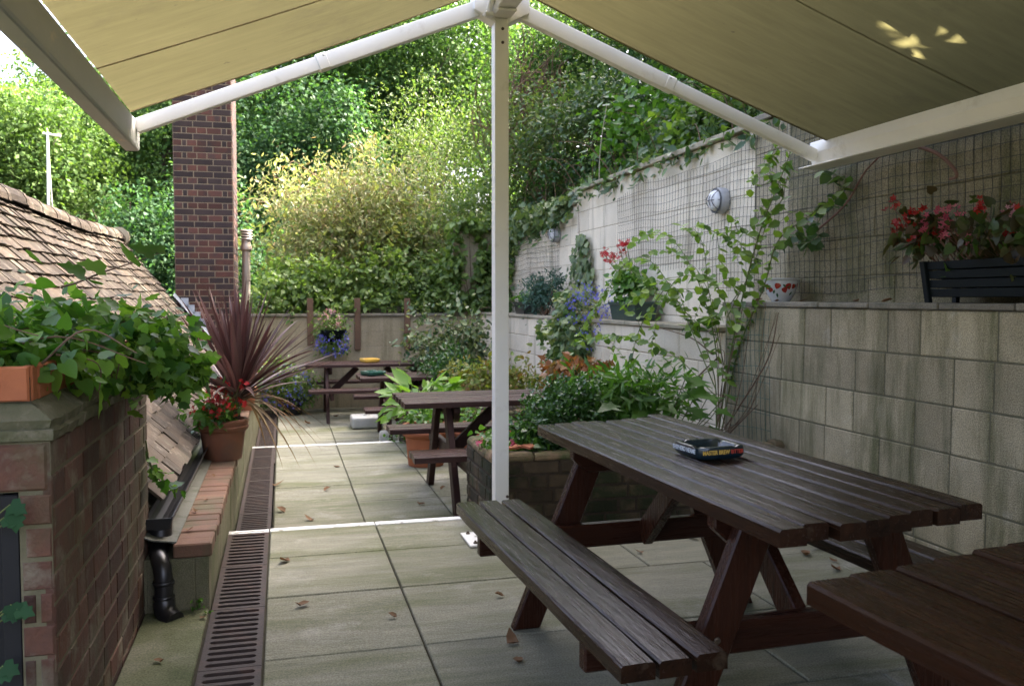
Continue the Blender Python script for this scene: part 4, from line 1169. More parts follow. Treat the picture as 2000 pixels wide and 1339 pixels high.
def bulkhead(p, label):
    t = thing('bulkhead_lamp', p, label, 'wall lamp', 'caged bulkhead lamps on the block wall')
    rx = lambda prof, n, sq: [(-z, r * math.cos(2 * math.pi * k / n) * sq, r * math.sin(2 * math.pi * k / n)) for r, z in prof for k in range(n)]
    def lathex(prof, n=28, sq=1.0):
        mb = MB(); vs = rx(prof, n, sq)
        mb.add(vs, [tuple(range(n)), tuple(range((len(prof) - 1) * n, len(prof) * n))] + [(i * n + k, i * n + (k + 1) % n, (i + 1) * n + (k + 1) % n, (i + 1) * n + k) for i in range(len(prof) - 1) for k in range(n)])
        return mb
    lathex([(.096, 0), (.100, .02), (.100, .062), (.092, .072)]).build('housing', M['lampbody'], t, smooth=True, local=True)
    lathex([(.080, .07), (.080, .085), (.066, .11), (.035, .122), (.001, .125)]).build('glass', M['lampglass'], t, smooth=True, local=True)
    mb = MB()
    for off in (-.045, 0, .045):
        w_ = math.sqrt(.088 ** 2 - off ** 2)
        mb.tube([(-.075 - .058 * math.sin(math.pi * k / 12), off, -w_ + 2 * w_ * k / 12) for k in range(13)], .0035, 5)
    mb.tube([(-.078 - .058 * math.sin(math.pi * k / 12), -.088 + .176 * k / 12, 0) for k in range(13)], .0035, 5)
    mb.tube([(-.08, .09 * math.cos(2 * math.pi * k / 24), .09 * math.sin(2 * math.pi * k / 24)) for k in range(25)], .006, 6)
    mb.build('cage', M['lampcage'], t, local=True)
    return t
p1 = ptx(1402, 392, XU - .06); bulkhead((XU - .003, p1.y, p1.z), 'round caged lamp on the tall wall, nearer and larger of the two')
p2 = ptx(1083, 458, XU - .03); bulkhead((XU + .022, p2.y, p2.z), 'round caged lamp on the far wall, small one by trailing ivy')

# ------------------------------------------------------------------ brick planters
def planter(name, label, x0, x1, y0, y1, zb, zt, seed, stone=True):
    g = random.Random(seed)
    t = thing(name, ((x0 + x1) / 2, (y0 + y1) / 2, zb), label, 'planter', 'brick planters against the right wall')
    mb = MB()
    courses(mb, Vector((x0, 0, 0)), Y, Z, -X, y0, y1, zb - .02, zt - .05, .082, [.225, .225, .112], d=.006, c=.011, gap=.003, jit=.05, rr=g)
    courses(mb, Vector((0, y0, 0)), X, Z, -Y, x0, x1, zb - .02, zt - .05, .082, [.225, .225, .112], d=.006, c=.011, gap=.003, jit=.05, rr=g)
    mb.build('brickwork', M['planterbrick'], t)
    mb = MB(); mb.box((x0 + .001, y0 + .001, zb - .1), (x1, y1, zt - .06)); mb.build('soil', M['soil'], t)
    mb = MB()
    def stones(p, q, inward):
        p, q = Vector(p), Vector(q); d = (q - p); Ln = d.length; d.normalize(); u = 0
        while u < Ln - .03:
            l = min(g.uniform(.13, .3), Ln - u); h = g.uniform(.035, .06)
            a = p + d * (u + .004); b = p + d * (u + l - .004); w_ = g.uniform(.11, .14); o = g.uniform(-.012, .004)
            vs = []
            for c in (a, b):
                for w2, z in ((o, zt - .055), (w_, zt - .055), (w_ - .02, zt - .055 + h * g.uniform(.8, 1)), (o + .018, zt - .055 + h), (o - .004, zt - .055 + h * .5)):
                    vs.append(c + Vector(inward) * w2 + Vector((0, 0, z)) + d * g.uniform(-.006, .006))
            mb.add(vs, [(0, 1, 2, 3, 4), (9, 8, 7, 6, 5)] + [(k, (k + 1) % 5, 5 + (k + 1) % 5, 5 + k) for k in range(5)]); u += l
    stones((x0, y0, 0), (x0, y1, 0), (1, 0, 0)); stones((x0, y0, 0), (x1, y0, 0), (0, 1, 0))
    mb.build('rough_stone_top', M['planterstone'], t, bevel=.008)
    return t
planter('brick_planter', 'mossy brick planter at the first step behind the white post', 1.115, 2.95, 4.66, 5.32, -.17, .43, 1)
planter('brick_planter', 'dark brick planter at the second step with pale green leaves', 1.20, 2.95, 8.25, 9.25, -.34, .20, 2)
for i in range(5):   # broken terracotta shards on the near planter top
    mb = MB()
    a = rnd.uniform(0, 6.28); c = Vector((1.19 + .05 * i, 4.73 + rnd.uniform(-.02, .04), .432))
    vs = [c + Vector((math.cos(a + k * 1.9) * .055 * rnd.uniform(.7, 1.2), math.sin(a + k * 1.9) * .045, rnd.uniform(0, .012))) for k in range(3)]
    mb.add(vs + [v + Vector((0, 0, .012)) for v in vs], [(0, 2, 1), (3, 4, 5), (0, 1, 4, 3), (1, 2, 5, 4), (2, 0, 3, 5)])
    o = mb.build('terracotta_shard', M['terracotta'], None, origin=c)
    tag(o, 'broken terracotta shard lying on the mossy planter edge', 'shard', 'terracotta shards on the planter')

def flowerpot(mb, c, h, rt, rb, n=32):
    mb.lathe([(rb, 0), (rb + .004, .008), (rb + (rt - rb) * .68, h * .70), (rt * 1.0, h * .72), (rt * 1.07, h * .76), (rt * 1.08, h * .82), (rt * 1.04, h * .85), (rt * 1.08, h * .90), (rt * 1.09, h * .97), (rt * 1.05, h), (rt * .92, h), (rt * .88, h * .88), (.001, h * .86)], c, n)

# ================================================================== PLANTS
def rng(s): return np.random.default_rng(s)
def smooth_path(pts, n=14):
    pts = [np.array(p, float) for p in pts]
    if len(pts) == 2: return [pts[0] + (pts[1] - pts[0]) * i / n for i in range(n + 1)]
    P = [2 * pts[0] - pts[1]] + pts + [2 * pts[-1] - pts[-2]]; out = []
    for i in range(1, len(P) - 2):
        for k in range(n):
            t = k / n; a, b, c, d = P[i - 1], P[i], P[i + 1], P[i + 2]
            out.append(.5 * ((2 * b) + (-a + c) * t + (2 * a - 5 * b + 4 * c - d) * t * t + (-a + 3 * b - 3 * c + d) * t ** 3))
    out.append(pts[-1]); return out
class Leaves:
    def __init__(s): s.P = []; s.A = []; s.N = []; s.S = []
    def add(s, p, a, n, z): s.P.append(p); s.A.append(a); s.N.append(n); s.S.append(z)
    def build(s, name, tm, m, parent): 
        if s.P: return leaf_mesh(name, np.array(s.P), np.array(s.A), np.array(s.N), np.array(s.S), tm, m, parent)
def along(lv, g, path, step, size, start=.15, side=.9, up=.5, hang=.2, jit=.35, petiole=.0):
    d = 0; tot = sum(np.linalg.norm(path[i + 1] - path[i]) for i in range(len(path) - 1)); acc = 0; sgn = 1
    for i in range(len(path) - 1):
        seg = path[i + 1] - path[i]; ln = np.linalg.norm(seg)
        while d < acc + ln:
            if d > tot * start:
                t = (d - acc) / max(ln, 1e-6); p = path[i] + seg * t; dr = seg / max(ln, 1e-6)
                sd = np.cross(dr, g.normal(size=3) * .5 + np.array([0, 0, 1.0])); sd /= max(np.linalg.norm(sd), 1e-6)
                a = dr * .5 + sd * sgn * side + np.array([0, 0, -hang]) + g.normal(size=3) * jit
                nrm = np.array([-.25, -.35, up + .4]) + g.normal(size=3) * jit
                a /= np.linalg.norm(a)
                lv.add(p + a * petiole, a, nrm, size * g.uniform(.6, 1.25)); sgn = -sgn
            d += step * g.uniform(.6, 1.4)
        acc += ln

def bush(name, label, base, blobs, n, size, m, seed, tmpl=TL, cat='shrub', per=14, sig=.12, amp=.25, fill=.3, stems=8, group=None, up=.7, rnd_=.8, hang=.15, stem_m=None, stem_r=.008, shell=.2, out=.6):
    g = rng(seed); t = thing(name, base, label, cat, group)
    P, O = crown(g, n, blobs, per, sig, amp, shell, fill)
    A, N = orient(g, O, up=up, rnd=rnd_, hang=hang, out=out)
    leaf_mesh('foliage', P, A, N, size * g.uniform(.55, 1.25, len(P)), tmpl, m, t)
    mb = MB(); b = np.array(base, float)
    for i in range(stems):
        c, r = blobs[i % len(blobs)]; e = np.array(c) + rdir(g, 1)[0] * np.array(r) * .8
        s0 = b + np.array([g.normal() * .15, g.normal() * .15, 0]) * np.array([r[0], r[1], 1])
        mid = (s0 + e) / 2 + np.array([0, 0, .15 * r[2]])
        mb.tube(smooth_path([s0, mid, e], 5), stem_r, 5, stem_r * .3)
    mb.build('stems', stem_m or M['twig'], t)
    return t
def flowers(parent, g, pts, size, m, k=5, spread=.03, name='flowers', face=(-.4, -.8, .4)):
    lv = Leaves()
    for p in pts:
        for _ in range(k):
            q = np.array(p) + g.normal(size=3) * spread
            lv.add(q, g.normal(size=3), np.array(face) + g.normal(size=3) * .5, size * g.uniform(.7, 1.2))
    return lv.build(name, TF, m, parent)

# --- ivy on the brick pier
g = rng(21)
t = thing('ivy_plant', (-.9, 3.1, 1.085), 'glossy green ivy spilling over the tall brick planter', 'ivy')
P, O = crown(g, 2700, [((-1.0, 2.95, 1.135), (.42, .58, .085)), ((-.72, 3.15, 1.13), (.24, .66, .095)), ((-.66, 2.80, 1.10), (.13, .36, .075)), ((-.95, 2.52, 1.13), (.3, .14, .07))], 6, .18, .25, .25, .3)
P2, O2 = crown(g, 800, [((-.50, 3.35, 1.13), (.16, .42, .12)), ((-.42, 3.3, 1.07), (.13, .26, .10)), ((-.33, 3.2, 1.03), (.10, .18, .06))], 5, .2, .25, .25, .3)
A, N = orient(g, O, up=.7, out=.4, rnd=.55, hang=.2); A2, N2 = orient(g, O2, up=.5, out=.6, rnd=.5, hang=.5)
leaf_mesh('foliage', P, A, N, .053 * g.uniform(.5, 1.25, len(P)), TH, L['ivy'], t)
leaf_mesh('trailing_foliage', P2, A2, N2, .052 * g.uniform(.5, 1.2, len(P2)), TI, L['ivy'], t)
mb = MB(); lv = Leaves()
sprig = smooth_path([pty(120, 560, 2.95), pty(150, 552, 2.95), pty(200, 532, 2.9), pty(262, 512, 2.9), pty(318, 492, 2.9)], 8)
mb.tube(sprig, .004, 5, .0015)
for px, py, s in ((165, 538, .085), (205, 528, .085), (258, 512, .095), (300, 498, .08), (322, 490, .06)):
    p = np.array(pty(px, py, 2.9)); lv.add(p, np.array([-.5 + g.normal() * .15, -.2, .12 + g.normal() * .1]), np.array([.1, -.55, .8]), s)
for i in range(26):
    s0 = np.array([g.uniform(-1.2, -.6), g.uniform(2.5, 3.7), 1.1]); e = s0 + np.array([g.uniform(.1, .5), g.normal() * .2, g.uniform(-.05, .12)])
    e[0] = min(e[0], -.36)
    mb.tube(smooth_path([s0, (s0 + e) / 2 + np.array([0, 0, .08]), e], 5), .0035, 5, .0015)
for (y, zz, n) in ((2.62, 1.0, 3), (2.9, 1.03, 2), (3.15, 1.0, 3), (3.5, .99, 4), (3.7, .96, 3)):
    pth = smooth_path([(-.60, y, 1.13), (-.50, y + .03, 1.10), (-.505, y + .05, zz)], 6); mb.tube(pth, .003, 5, .0015)
    along(lv, g, pth, .05, .07, .3, .5, .1, .7)
lv.build('trailing_sprigs', TI, L['ivy'], t); mb.build('stems', M['twig'], t)
t = thing('ivy_plant', (-.53, 3.72, .5), 'small bright ivy sprig by the black gutter end', 'ivy')
mb = MB(); lv = Leaves()
for q in ([(285, 860), (292, 900), (310, 930), (345, 955)], [(285, 880), (300, 915), (330, 925)], [(288, 900), (320, 945), (365, 960)]):
    pth = smooth_path([pty(x, y, 3.80) for x, y in q], 6); mb.tube(pth, .003, 5, .0015); along(lv, g, pth, .035, .055, .1, .6, .2, .2)
lv.build('foliage', TI, L['ivy'], t); mb.build('stems', M['greenstem'], t)
t = thing('ivy_plant', (-.70, 2.30, .1), 'dark ivy shoots beside the black door frame at the lower left', 'ivy')
lv = Leaves(); mb = MB()
for px, py in ((20, 985), (30, 1005), (8, 1010), (22, 1180), (10, 1195), (34, 1188), (6, 1300), (20, 1310)):
    p = np.array(pty(px, py, 2.33)); lv.add(p, np.array([g.normal(), -.1, -.4]), np.array([.2, -1, .4]), .045)
    mb.tube([p, p + np.array([-.05, .03, -.04])], .002, 4)
lv.build('foliage', TI, L['darkivy'], t); mb.build('stems', M['greenstem'], t)

# --- cordyline in the brown pot
def cordyline():
    g = rng(31)
    c = ptz(443, 893, .272); c = Vector((-.372, 5.78, .272))
    t = thing('potted_plant', c, 'brown flowerpot with spiky purple cordyline and red begonias on the low wall', 'potted plant')
    mb = MB(); flowerpot(mb, c, .255, .148, .112); mb.build('pot', M['potbrown'], t, smooth=True)
    mb = MB(); mb.lathe([(.135, .20), (.135, .222), (.001, .226)], c, 24); mb.build('soil', M['soil'], t)
    cb = np.array([c.x + .095, c.y + .03, c.z + .40])
    mb = MB(); mb.tube([(c.x + .07, c.y + .02, c.z + .2), tuple(cb)], .028, 10, .034); mb.build('trunk', M['bark'], t, smooth=True)
    def blades(n, elr, lr, wr, droop, m, name, sd):
        g = rng(sd); mb = MB()
        for i in range(n):
            az = g.uniform(0, 2 * math.pi) if elr[0] > 0 else g.uniform(-1.1, 1.3); el = R(g.uniform(*elr)); Ln = g.uniform(*lr); w_ = g.uniform(*wr)
            d = np.array([math.cos(az) * math.cos(el), math.sin(az) * math.cos(el), math.sin(el)])
            sd_ = np.cross(d, [0, 0, 1.0]); sd_ /= np.linalg.norm(sd_)
            k = 8; vs = []; dr = g.uniform(*droop); p = cb + d * .02 - np.array([0, 0, g.uniform(0, .05)])
            tw = g.normal() * .25
            for j in range(k + 1):
                s = j / k
                pos = p + d * Ln * s - np.array([0, 0, 1]) * dr * Ln * s ** 2.2
                ww = w_ * (.55 + 1.2 * s if s < .35 else 1.0 * (1 - ((s - .35) / .65) ** 1.6) ** .9 + .02) * .5
                up = np.cross(sd_, d); sv = sd_ * math.cos(tw) + up * math.sin(tw)
                fold = up * ww * .45
                vs += [pos - sv * ww + fold, pos, pos + sv * ww + fold]
            mb.add(vs, [(3 * j + q, 3 * j + q + 1, 3 * j + q + 4, 3 * j + q + 3) for j in range(k) for q in (0, 1)])
        return mb.build(name, m, t)
    blades(70, (46, 88), (.56, .80), (.030, .044), (.0, .12), L['cord'], 'upright_leaves', 1)
    blades(60, (14, 52), (.58, .82), (.026, .038), (.02, .28), L['cord'], 'spreading_leaves', 2)
    blades(15, (-15, 22), (.40, .62), (.014, .022), (.5, 1.0), L['cordstraw'], 'drooping_dry_leaves', 3)
    P, O = crown(g, 260, [((c.x - .03, c.y - .09, c.z + .28), (.14, .10, .09))], 5, .2, .2, .2, .4)
    A, N = orient(g, O); leaf_mesh('begonia_leaves', P, A, N, .05 * g.uniform(.6, 1.2, len(P)), TH, L['lush'], t)
    pts = [np.array([c.x - .03 + g.normal() * .075, c.y - .15 + g.normal() * .05, c.z + .33 + abs(g.normal()) * .07]) for _ in range(20)]
    pts += [np.array(pty(px, py, c.y - .12)) for px, py in ((400, 795), (405, 825), (410, 780), (470, 745), (440, 755))]
    flowers(t, g, pts, .036, L['red'], 5, .022, 'begonia_flowers')
    mb = MB()
    for p in pts: mb.tube([tuple(p), (c.x - .02 + (p[0] - c.x) * .3, c.y - .06, c.z + .22)], .0025, 4)
    mb.build('begonia_stems', M['greenstem'], t)
cordyline()

def flower_mix(name, label, base, blobs, n, size, m, fl, seed, tmpl=TL, cat='flowers', pot=None, group=None, fsize=.022):
    g = rng(seed); t = bush(name, label, base, blobs, n, size, m, seed, tmpl, cat, per=8, sig=.2, stem_m=M['greenstem'], stem_r=.004, group=group)
    for (m_, cnt, zone, nm) in fl:
        c, r = zone; D = rdir(g, cnt); pts = np.array(c) + D * np.array(r)
        flowers(t, g, pts, fsize, m_, 3, .02, nm)
    if pot: pot(t)
    return t
b = ptz(572, 790, ZC); bx, by = .12, 12.65
def tubpot(t):
    mb = MB(); flowerpot(mb, (bx, by, ZC), .26, .20, .15); mb.build('tub', M['blackplastic'], t, smooth=True)
flower_mix('flower_tub', 'tub of blue lobelia and yellow flowers in the far left corner', (bx, by, ZC), [((bx, by, ZC + .38), (.36, .30, .28)), ((bx - .2, by - .1, ZC + .6), (.25, .25, .22))], 1500, .07, L['hedge'],
           [(L['blue'], 130, ((bx - .1, by - .12, ZC + .42), (.36, .28, .30)), 'blue_flowers'), (L['yellow'], 14, ((bx - .42, by - .2, ZC + .62), (.12, .1, .14)), 'yellow_flowers')], 41, fsize=.03, pot=tubpot)
bx2, by2 = -.36, 8.3
def tubpot2(t):
    mb = MB(); flowerpot(mb, (bx2, by2, .272), .2, .13, .10); mb.build('pot', M['terracotta'], t, smooth=True)
flower_mix('flowerpot', 'small pot of blue and pink flowers on the low wall, behind the purple cordyline', (bx2, by2, .272), [((bx2 - .05, by2, .60), (.22, .2, .18))], 420, .06, L['lush'],
           [(L['blue'], 60, ((bx2 - .08, by2 - .08, .62), (.22, .18, .16)), 'blue_flowers'), (L['palepink'], 14, ((bx2 + .02, by2 - .1, .66), (.15, .12, .12)), 'pink_flowers')], 42, pot=tubpot2)
hx, hy, hz = .715, YE - .22, .78
def hpot(t):
    mb = MB(); mb.lathe([(.02, -.16), (.12, -.10), (.19, .02), (.20, .06), (.17, .06)], (hx, hy, hz), 20); mb.box((hx - .012, hy + .1, hz + .0), (hx + .012, YE - .006, hz + .04)); mb.build('basket', M['darkgreenplastic'], t)
flower_mix('hanging_basket', 'hanging basket of pink and blue flowers on the far wall', (hx, YE, hz), [((hx, hy, hz + .06), (.27, .18, .22)), ((hx + .02, hy - .03, hz - .14), (.20, .12, .16))], 1300, .055, L['hedge'],
           [(L['palepink'], 34, ((hx - .03, hy - .1, hz + .22), (.16, .12, .13)), 'pink_flowers'), (L['blue'], 110, ((hx + .0, hy - .12, hz - .14), (.24, .1, .17)), 'blue_flowers')], 43, fsize=.03, pot=hpot)

# --- ledge along the right wall
LZ1, LZ2 = 1.265, 1.092
def window_box(name, x0, x1, y0, y1, z0, h, m, label, slats=4):
    t = thing(name, ((x0 + x1) / 2, (y0 + y1) / 2, z0), label, 'window box')
    mb = MB(); tp = .018
    zz = z0 + .025
    def ring(z, e): return [(x0 - e, y0 - e, z), (x1 + e, y0 - e, z), (x1 + e, y1 + e, z), (x0 - e, y1 + e, z)]
    for k in range(slats):
        za, zb = zz + (h - .025) * k / slats + .002, zz + (h - .025) * (k + 1) / slats - .002
        ea, eb = tp * (za - z0) / h, tp * (zb - z0) / h
        vs = ring(za, ea) + ring(zb, eb); mb.add(vs, [(0, 1, 5, 4), (1, 2, 6, 5), (2, 3, 7, 6), (3, 0, 4, 7), (0, 3, 2, 1), (4, 5, 6, 7)])
    mb.build('slatted_body', m, t, bevel=.003)
    mb = MB()
    for y in (y0, y1):
        s = -1 if y == y0 else 1
        for x, sx in ((x0, -1), (x1, 1)):
            e = tp; mb.add([(x - .012 + sx * .004, y - .016 + s * .004, z0), (x + .012 + sx * .004, y - .016 + s * .004, z0), (x + .012 + sx * .004, y + .016 + s * .004, z0), (x - .012 + sx * .004, y + .016 + s * .004, z0),
                            (x - .012 + sx * (e + .006), y - .016 + s * (e + .006), z0 + h), (x + .012 + sx * (e + .006), y - .016 + s * (e + .006), z0 + h), (x + .012 + sx * (e + .006), y + .016 + s * (e + .006), z0 + h), (x - .012 + sx * (e + .006), y + .016 + s * (e + .006), z0 + h)],
                           [(0, 3, 2, 1), (4, 5, 6, 7), (0, 1, 5, 4), (1, 2, 6, 5), (2, 3, 7, 6), (3, 0, 4, 7)])
    mb.build('corner_post', m, t, bevel=.003)
    mb = MB(); mb.box((x0 - tp + .004, y0 - tp + .004, z0 + h - .03), (x1 + tp - .004, y1 + tp - .004, z0 + h - .012)); mb.build('soil', M['soil'], t)
    return t
t = window_box('window_box', 3.05, 3.20, 2.62, 3.58, LZ1, .20, M['darkgreenplastic'], 'dark slatted window box of red and pink begonias on the near ledge')
g = rng(51)
P, O = crown(g, 460, [((3.11, 3.35, 1.56), (.16, .40, .13)), ((3.12, 3.0, 1.58), (.16, .35, .15)), ((3.08, 3.66, 1.60), (.10, .16, .10))], 5, .22, .3, .3, .4)
A, N = orient(g, O, rnd=.9); leaf_mesh('foliage', P, A, N, .062 * g.uniform(.5, 1.2, len(P)), TH, leafmat('begonia_leaf', [(0.04, 0.075, 0.02), (0.085, 0.05, 0.03), (0.07, 0.13, 0.03), (0.05, 0.03, 0.02)], .3), t)
red = [(1745, 392), (1744, 405), (1758, 432), (1756, 440), (1780, 407), (1796, 410), (1754, 462), (1757, 447), (1822, 450), (1780, 465), (1786, 472), (1912, 405), (1908, 410), (1918, 398), (1770, 436), (1990, 408), (1972, 458), (1812, 473)]
pk = [(1843, 408), (1846, 420), (1860, 438), (1868, 412), (1846, 436), (1850, 444), (1882, 452), (1884, 460), (1808, 433), (1806, 445), (1812, 463), (1844, 460)]
pp = [(1974, 410), (1982, 416), (1990, 424), (1994, 448), (1978, 422)]
r3 = lambda px: ptx(px[0], px[1], 3.05 + g.uniform(-.04, .05))
rp_, kp_, pp_ = [r3(q) for q in red], [r3(q) for q in pk], [r3(q) for q in pp]
flowers(t, g, rp_, .033, L['red'], 6, .017, 'red_flowers'); flowers(t, g, kp_, .032, L['pink'], 6, .017, 'pink_flowers'); flowers(t, g, pp_, .028, L['palepink'], 5, .016, 'pale_pink_flowers')
mb = MB()
for p in rp_ + kp_ + pp_:
    b_ = Vector((3.12, min(3.62, max(2.75, p.y - .12)), 1.46)); mb.tube(smooth_path([b_, b_.lerp(p, .5) + Vector((0, .03, .03)), p], 4), .003, 4, .0015)
mb.build('flower_stems', M['deadstem'], t)

# strawberry patterned pot
sp = Vector((3.13, 5.02, LZ1)); t = thing('decorated_pot', sp, 'white pot painted with red strawberries on the near ledge', 'plant pot')
mb = MB(); prof = [(.055, 0), (.06, .01), (.085, .05), (.102, .10), (.105, .135), (.122, .146), (.122, .152), (.100, .150), (.096, .12), (.001, .115)]
mb.lathe(prof, sp, 32); mb.build('pot', M['glazewhite'], t, smooth=True)
g = rng(52)
def onpot(a, z, off): 
    r = np.interp(z, [0.01, .05, .10, .135], [.06, .085, .102, .105]) + off; return np.array([sp.x + r * math.cos(a), sp.y + r * math.sin(a), sp.z + z])
def decal(shape, cnt, m, name, seed, sz):
    g = rng(seed); mb = MB()
    for i in range(cnt):
        a0 = 2 * math.pi * (i + g.uniform(-.3, .3)) / cnt * 1.0; z0 = g.uniform(.04, .115); s = sz * g.uniform(.8, 1.15); rot = g.uniform(-.7, .7)
        pts = []
        for (u, v) in shape:
            uu, vv = u * math.cos(rot) - v * math.sin(rot), u * math.sin(rot) + v * math.cos(rot)
            pts.append(onpot(a0 + uu * s / .09, float(np.clip(z0 + vv * s, .012, .134)), .0012))
        pts.append(onpot(a0, z0, .0016)); n = len(shape)
        mb.add(pts, [(n, k, (k + 1) % n) for k in range(n)])
    mb.build(name, m, t)
decal([(0, -1), (.5, -.55), (.8, .1), (.6, .6), (0, .75), (-.6, .6), (-.8, .1), (-.5, -.55)], 16, M['glazered'], 'strawberry_pattern', 1, .023)
decal([(0, -.9), (.4, -.2), (.35, .4), (0, .9), (-.35, .4), (-.4, -.2)], 19, M['glazegreen'], 'leaf_pattern', 2, .017)
# black trough and green trough on the far ledge
def trough(name, c, lx, ly, h, m, label):
    t = thing(name, c, label, 'plant trough'); mb = MB()
    x0, x1, y0, y1 = c[0] - lx / 2, c[0] + lx / 2, c[1] - ly / 2, c[1] + ly / 2; e = .02
    def rg(z, e): return [(x0 - e, y0 - e, z), (x1 + e, y0 - e, z), (x1 + e, y1 + e, z), (x0 - e, y1 + e, z)]
    V = rg(c[2], 0) + rg(c[2] + h * .84, e) + rg(c[2] + h * .84, e + .012) + rg(c[2] + h, e + .014) + rg(c[2] + h, e) + rg(c[2] + h - .02, e - .002)
    F = [(0, 3, 2, 1), (20, 21, 22, 23)]
    for k in range(5):
        for i in range(4): F.append((4 * k + i, 4 * k + (i + 1) % 4, 4 * k + 4 + (i + 1) % 4, 4 * k + 4 + i))
    mb.add(V, F); mb.build('trough_body', m, t, bevel=.004)
    mb = MB(); mb.box((x0 - e + .006, y0 - e + .006, c[2] + h - .03), (x1 + e - .006, y1 + e - .006, c[2] + h - .015)); mb.build('soil', M['soil'], t)
    return t
t = trough('plant_trough', (3.14, 11.15, LZ2), .17, .42, .16, M['blackplastic'], 'small black trough of green leaves on the far ledge beside the white post')
g = rng(53); P, O = crown(g, 200, [((3.14, 11.15, LZ2 + .2), (.12, .22, .08))], 5, .2); A, N = orient(g, O); leaf_mesh('foliage', P, A, N, .05, TL, L['lush'], t)
gy = ptx(1232, 590, 3.1).y
t = trough('plant_trough', (3.12, gy, LZ2), .18, .58, .17, M['trough'], 'dark green trough with red geraniums and blue lobelia on the far ledge')
g = rng(54)
P, O = crown(g, 420, [((3.13, gy, LZ2 + .30), (.14, .30, .13)), ((3.13, gy + .1, LZ2 + .38), (.10, .2, .12))], 6, .2); A, N = orient(g, O); leaf_mesh('geranium_leaves', P, A, N, .065 * g.uniform(.6, 1.2, len(P)), TH, L['lush'], t)
cl = [ptx(x, y, 3.08) for x, y in ((1185, 502), (1178, 495), (1192, 508), (1196, 502), (1220, 482), (1212, 492), (1225, 480))]
flowers(t, g, cl, .044, L['red'], 9, .028, 'geranium_flowers')
mb = MB()
for p in cl: mb.tube(smooth_path([(3.12, gy, LZ2 + .2), (3.11, (gy + p.y) / 2, (LZ2 + .2 + p.z) / 2), p], 4), .004, 4)
mb.build('geranium_stems', M['greenstem'], t)
ly = ptx(1155, 590, 3.0).y
P, O = crown(g, 900, [((2.99, ly, LZ2 + .06), (.17, .42, .30)), ((2.93, ly + .05, LZ2 - .12), (.10, .30, .22))], 8, .2); A, N = orient(g, O, hang=.5); leaf_mesh('lobelia_leaves', P, A, N, .04 * g.uniform(.5, 1.2, len(P)), TLN, L['gold'], t)
D = rdir(g, 260); pts = np.array((2.97, ly, LZ2 + .02)) + D * np.array((.20, .44, .34)) * g.uniform(.7, 1.05, (260, 1)); pts[:, 0] = np.minimum(pts[:, 0], 3.25)
flowers(t, g, pts, .026, L['blue'], 2, .025, 'lobelia_flowers')
# conifer
cc = ptx(1065, 575, 3.12)
bush('conifer', 'dwarf blue green conifer on the far ledge by the pale wall', (3.12, cc.y, LZ2), [((3.10, cc.y, LZ2 + .24), (.20, .36, .24)), ((3.10, cc.y + .2, LZ2 + .3), (.15, .28, .18)), ((3.12, cc.y - .45, LZ2 + .42), (.08, .16, .10))], 2600, .055, L['conifer'], 61, TLN, 'conifer', per=16, sig=.16, amp=.4, fill=.4, stems=14)
# variegated ivy mass over the far ledge, and narrow ivy up the wall
iy = ptx(1110, 640, 2.9).y
bush('ivy_plant', 'variegated ivy mass hanging over the far ledge', (3.1, iy, LZ2), [((2.92, iy, .86), (.16, .55, .36)), ((2.93, iy - .1, .60), (.12, .50, .28)), ((3.0, iy + .1, 1.15), (.18, .45, .18)), ((2.93, iy + .1, .42), (.10, .34, .20))], 3800, .070, L['ivycream'], 62, TI, 'ivy', per=8, sig=.15, amp=.25, up=.3, hang=.6, out=.9, stems=12)
g = rng(63); t = thing('ivy_plant', (3.27, 9.1, 1.1), 'narrow column of ivy climbing the pale wall', 'ivy'); lv = Leaves(); mb = MB()
for k in range(230):
    s = g.random(); px = 1130 + 3 * math.sin(s * 9) + g.normal() * (5 + 13 * (1 - s)) + 4 * s; py = 590 - s * 132
    p = np.array(ptx(px, py, XU - .02 - g.uniform(0, .05))); lv.add(p, np.array([-.3, g.normal() * .5, -.8]), np.array([-1, -.2, .35]) + g.normal(size=3) * .3, .085 * g.uniform(.6, 1.1))
for k in range(45):
    s = g.random(); p = np.array(ptx(1152 - 2 * s + g.normal() * 4, 570 - s * 60, XU - .02 - g.uniform(0, .04))); lv.add(p, np.array([-.3, g.normal() * .5, -.8]), np.array([-1, -.2, .35]) + g.normal(size=3) * .3, .08 * g.uniform(.6, 1.1))
mb.tube(smooth_path([ptx(1130, 600, XU - .01), ptx(1132, 530, XU - .01), ptx(1130, 400, XU - .01)], 6), .006, 5, .003)
lv.build('foliage', TI, L['ivysmall'], t); mb.build('stems', M['twig'], t)

